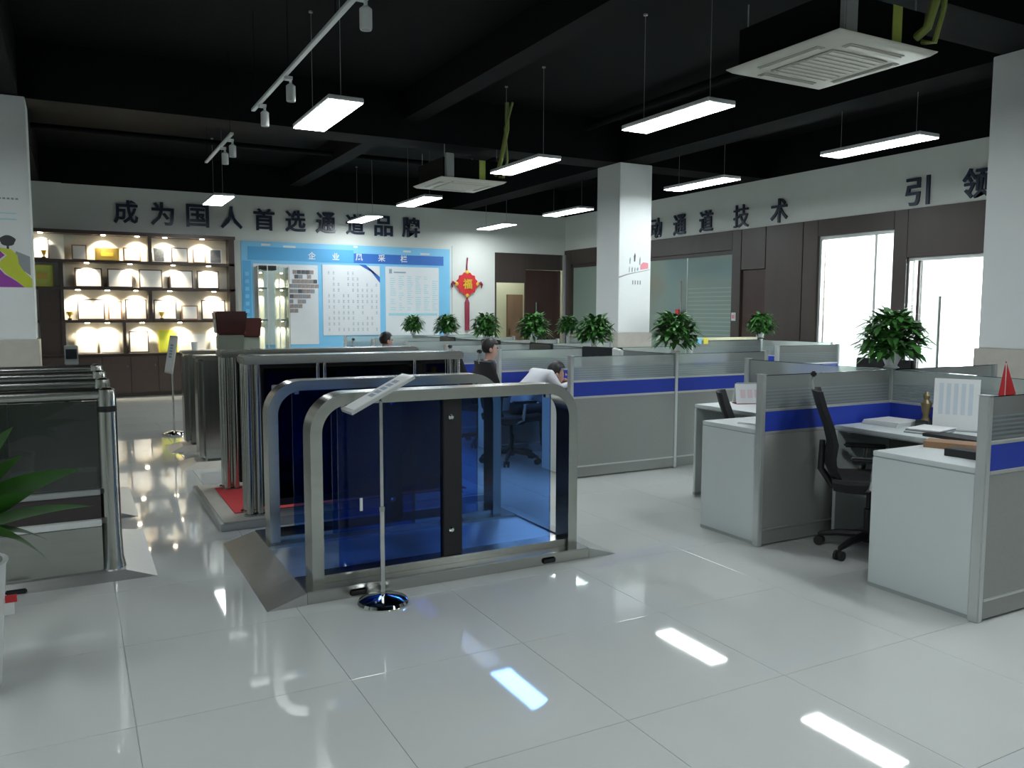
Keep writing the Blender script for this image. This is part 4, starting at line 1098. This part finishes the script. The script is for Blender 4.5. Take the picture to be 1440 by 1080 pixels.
# far cubicle odds and ends seen through the glass
t = thing('mint_board', 'pale green sheet pinned behind the second partition glass', 'sheet', (4.20, 7.62, .80)); bx('sheet', 'mint_paper', t, 0, .40, 0, .01, .09, .27); bx('backing', 'paper', t, 0, .40, .01, .016, .05, .28)
for i, (x, y, lab) in enumerate(((4.15, 6.32, 'pink figurine cup on the desk behind the long grey partition'), (4.62, 7.72, 'red pen cup on the desk of the second far cubicle'))):
    t = thing('pen_cup', lab, 'cup', (x, y, TZ), 0, 'pen cups')
    MB().lathe([(.035, 0), (.038, .09), (.034, .09), (.032, .01)], 16).build('cup', ('pink', 'red')[i], t, smooth=True)
    for k in range(3): MB().tube([(.01*k-.01, .008*k, .02), (.02*k-.02, .012*k, .16)], .004, 6).build('pen', ('red', 'board_deep', 'print_dark')[k], t)
slab('paper_stack', 'paper pile on the desk behind the long grey partition', 'papers', 'paper', 4.75, 6.35, TZ, .22, .2, .10, .1, 5)
slab('paper_stack', 'paper pile in the third far cubicle', 'papers', 'paper', 4.7, 9.1, TZ, .22, .2, .14, .1, 5)
# ================================================================= PEOPLE
def person(label, x, y, rz, lean, shirt, headz, look):
    """seated on a chair, facing own +x"""
    t = thing('person', label, 'person', (x, y, 0), rz)
    J = {}; E_ = []; V = []; Rr = []
    def j(n, p, r, par=None):
        J[n] = len(V); V.append(p); Rr.append(r)
        if par: E_.append((J[par], J[n]))
    L = lean
    j('pelvis', (0, 0, .58), (.14, .11))
    j('waist', (.02+.1*L, 0, .70), (.13, .10), 'pelvis')
    ch = (.03+.32*L, 0, .88-.06*L); j('chest', ch, (.15, .11), 'waist')
    nk = (.05+.46*L, 0, headz-.17); j('collar', nk, (.07, .065), 'chest')
    j('neck', (nk[0]+.02*L, 0, headz-.11), (.05, .05), 'collar')
    j('jaw', (nk[0]+.03+.05*L, 0, headz-.05), (.062, .066), 'neck')
    j('head', (nk[0]+.02+.06*L, 0, headz+.02), (.078, .09), 'jaw')
    j('crown', (nk[0]+.01+.06*L, 0, headz+.085), (.05, .06), 'head')
    for s in (-1, 1):
        a = 'l' if s > 0 else 'r'
        j('sh'+a, (ch[0]+.02, s*.17, ch[2]+.05), (.06, .06), 'chest')
        j('el'+a, (ch[0]+.10, s*.22, .74), (.045, .045), 'sh'+a)
        j('wr'+a, (ch[0]+.32, s*.13, .785), (.028, .028), 'el'+a)
        j('ha'+a, (ch[0]+.39, s*.11, .785), (.036, .022), 'wr'+a)
        for q in range(4):
            j('f%d%s' % (q, a), (ch[0]+.43, s*.11+(q-1.5)*.019, .785), (.009, .009), 'ha'+a)
            j('g%d%s' % (q, a), (ch[0]+.475-.008*abs(q-1.5), s*.11+(q-1.5)*.021, .772), (.008, .008), 'f%d%s' % (q, a))
        j('th'+a, (ch[0]+.40, s*.11-s*.045, .785), (.010, .010), 'ha'+a)
        j('hip'+a, (.05, s*.09, .55), (.09, .08), 'pelvis')
        j('kn'+a, (.42, s*.11, .53), (.06, .06), 'hip'+a)
        j('an'+a, (.43, s*.11, .10), (.04, .04), 'kn'+a)
        j('to'+a, (.58, s*.12, .04), (.04, .035), 'an'+a)
    me = bpy.data.meshes.new('body'); me.from_pydata(V, E_, [])
    o = link('body', me)
    sk = o.modifiers.new('skin', 'SKIN'); sk.use_smooth_shade = True
    ss = o.modifiers.new('sub', 'SUBSURF'); ss.levels = 2
    for i, r in enumerate(Rr):
        me.skin_vertices[0].data[i].radius = r
        me.skin_vertices[0].data[i].use_root = (i == 0)
    bpy.context.view_layer.update()
    m2 = bpy.data.meshes.new_from_object(o.evaluated_get(bpy.context.evaluated_depsgraph_get()))
    bpy.data.objects.remove(o)
    m2.materials.clear()
    for q in ('skin', shirt, 'trousers', 'black_plastic'): m2.materials.append(MATS[q])
    zc = V[J['collar']][2]+.045
    for p in m2.polygons:
        c = p.center
        hand = c.x > ch[0]+.27 and .70 < c.z < .9
        hp, jp, np_ = (Vector(V[J[q]]) for q in ('head', 'jaw', 'neck'))
        face = min((c-hp).length, (c-Vector(V[J['crown']])).length) < .125 or (c-jp).length < .10 or (c-np_).length < .06
        p.material_index = 0 if (face or hand) else (1 if c.z > .60 else (2 if c.z > .10 else 3))
        p.use_smooth = True
    link('body', m2, t)
    hx = V[J['head']][0]
    R_ = Matrix.Translation((hx, 0, headz+.02)) @ Matrix.Rotation(look, 4, 'Z')
    cap = MB(); v = []; f = []
    for i in range(9):
        ph = math.pi/2*(1-i/8*1.45)
        for k in range(18):
            a = 2*math.pi*k/18
            rr = 1.0
            fr = math.cos(a) > .35
            pz = max(ph, .35) if fr else ph
            v.append((.098*math.cos(pz)*math.cos(a)-.006, .098*math.cos(pz)*math.sin(a), .03+.105*math.sin(pz)))
    for i in range(8):
        for k in range(18): f.append((i*18+k, (i+1)*18+k, (i+1)*18+(k+1) % 18, i*18+(k+1) % 18))
    cap.add(v, f, R_).build('hair', 'hair', t, smooth=True)
    MB().add([(.082, 0, .02), (.086, -.014, -.018), (.086, .014, -.018), (.108, 0, -.014)], [(0, 1, 3), (0, 3, 2), (1, 2, 3)], R_).build('nose', 'skin', t)
    for s in (-1, 1):
        MB().ball((.078, s*.03, .012), (.010, .013, .008), 10, 6, R_).build('eye', 'print_dark', t, smooth=True)
        MB().ball((-.004, s*.090, -.005), (.018, .010, .030), 10, 6, R_).build('ear', 'skin', t, smooth=True)
    MB().ball((.080, 0, -.050), (.008, .024, .006), 10, 6, R_).build('mouth', 'pink', t, smooth=True)
    return t
person('person with black hair bent over the desk behind the swing gate', 3.84, 7.10, 0, .85, 'shirt_white', .85, -.5)
person('person in the second far cubicle seen through the partition glass', 3.97, 8.25, 0, .25, 'shirt_dark', 1.06, -.4)
person('person in the fourth far cubicle, only the head showing', 3.74, 10.95, 0, .15, 'shirt_dark', 1.07, 0)
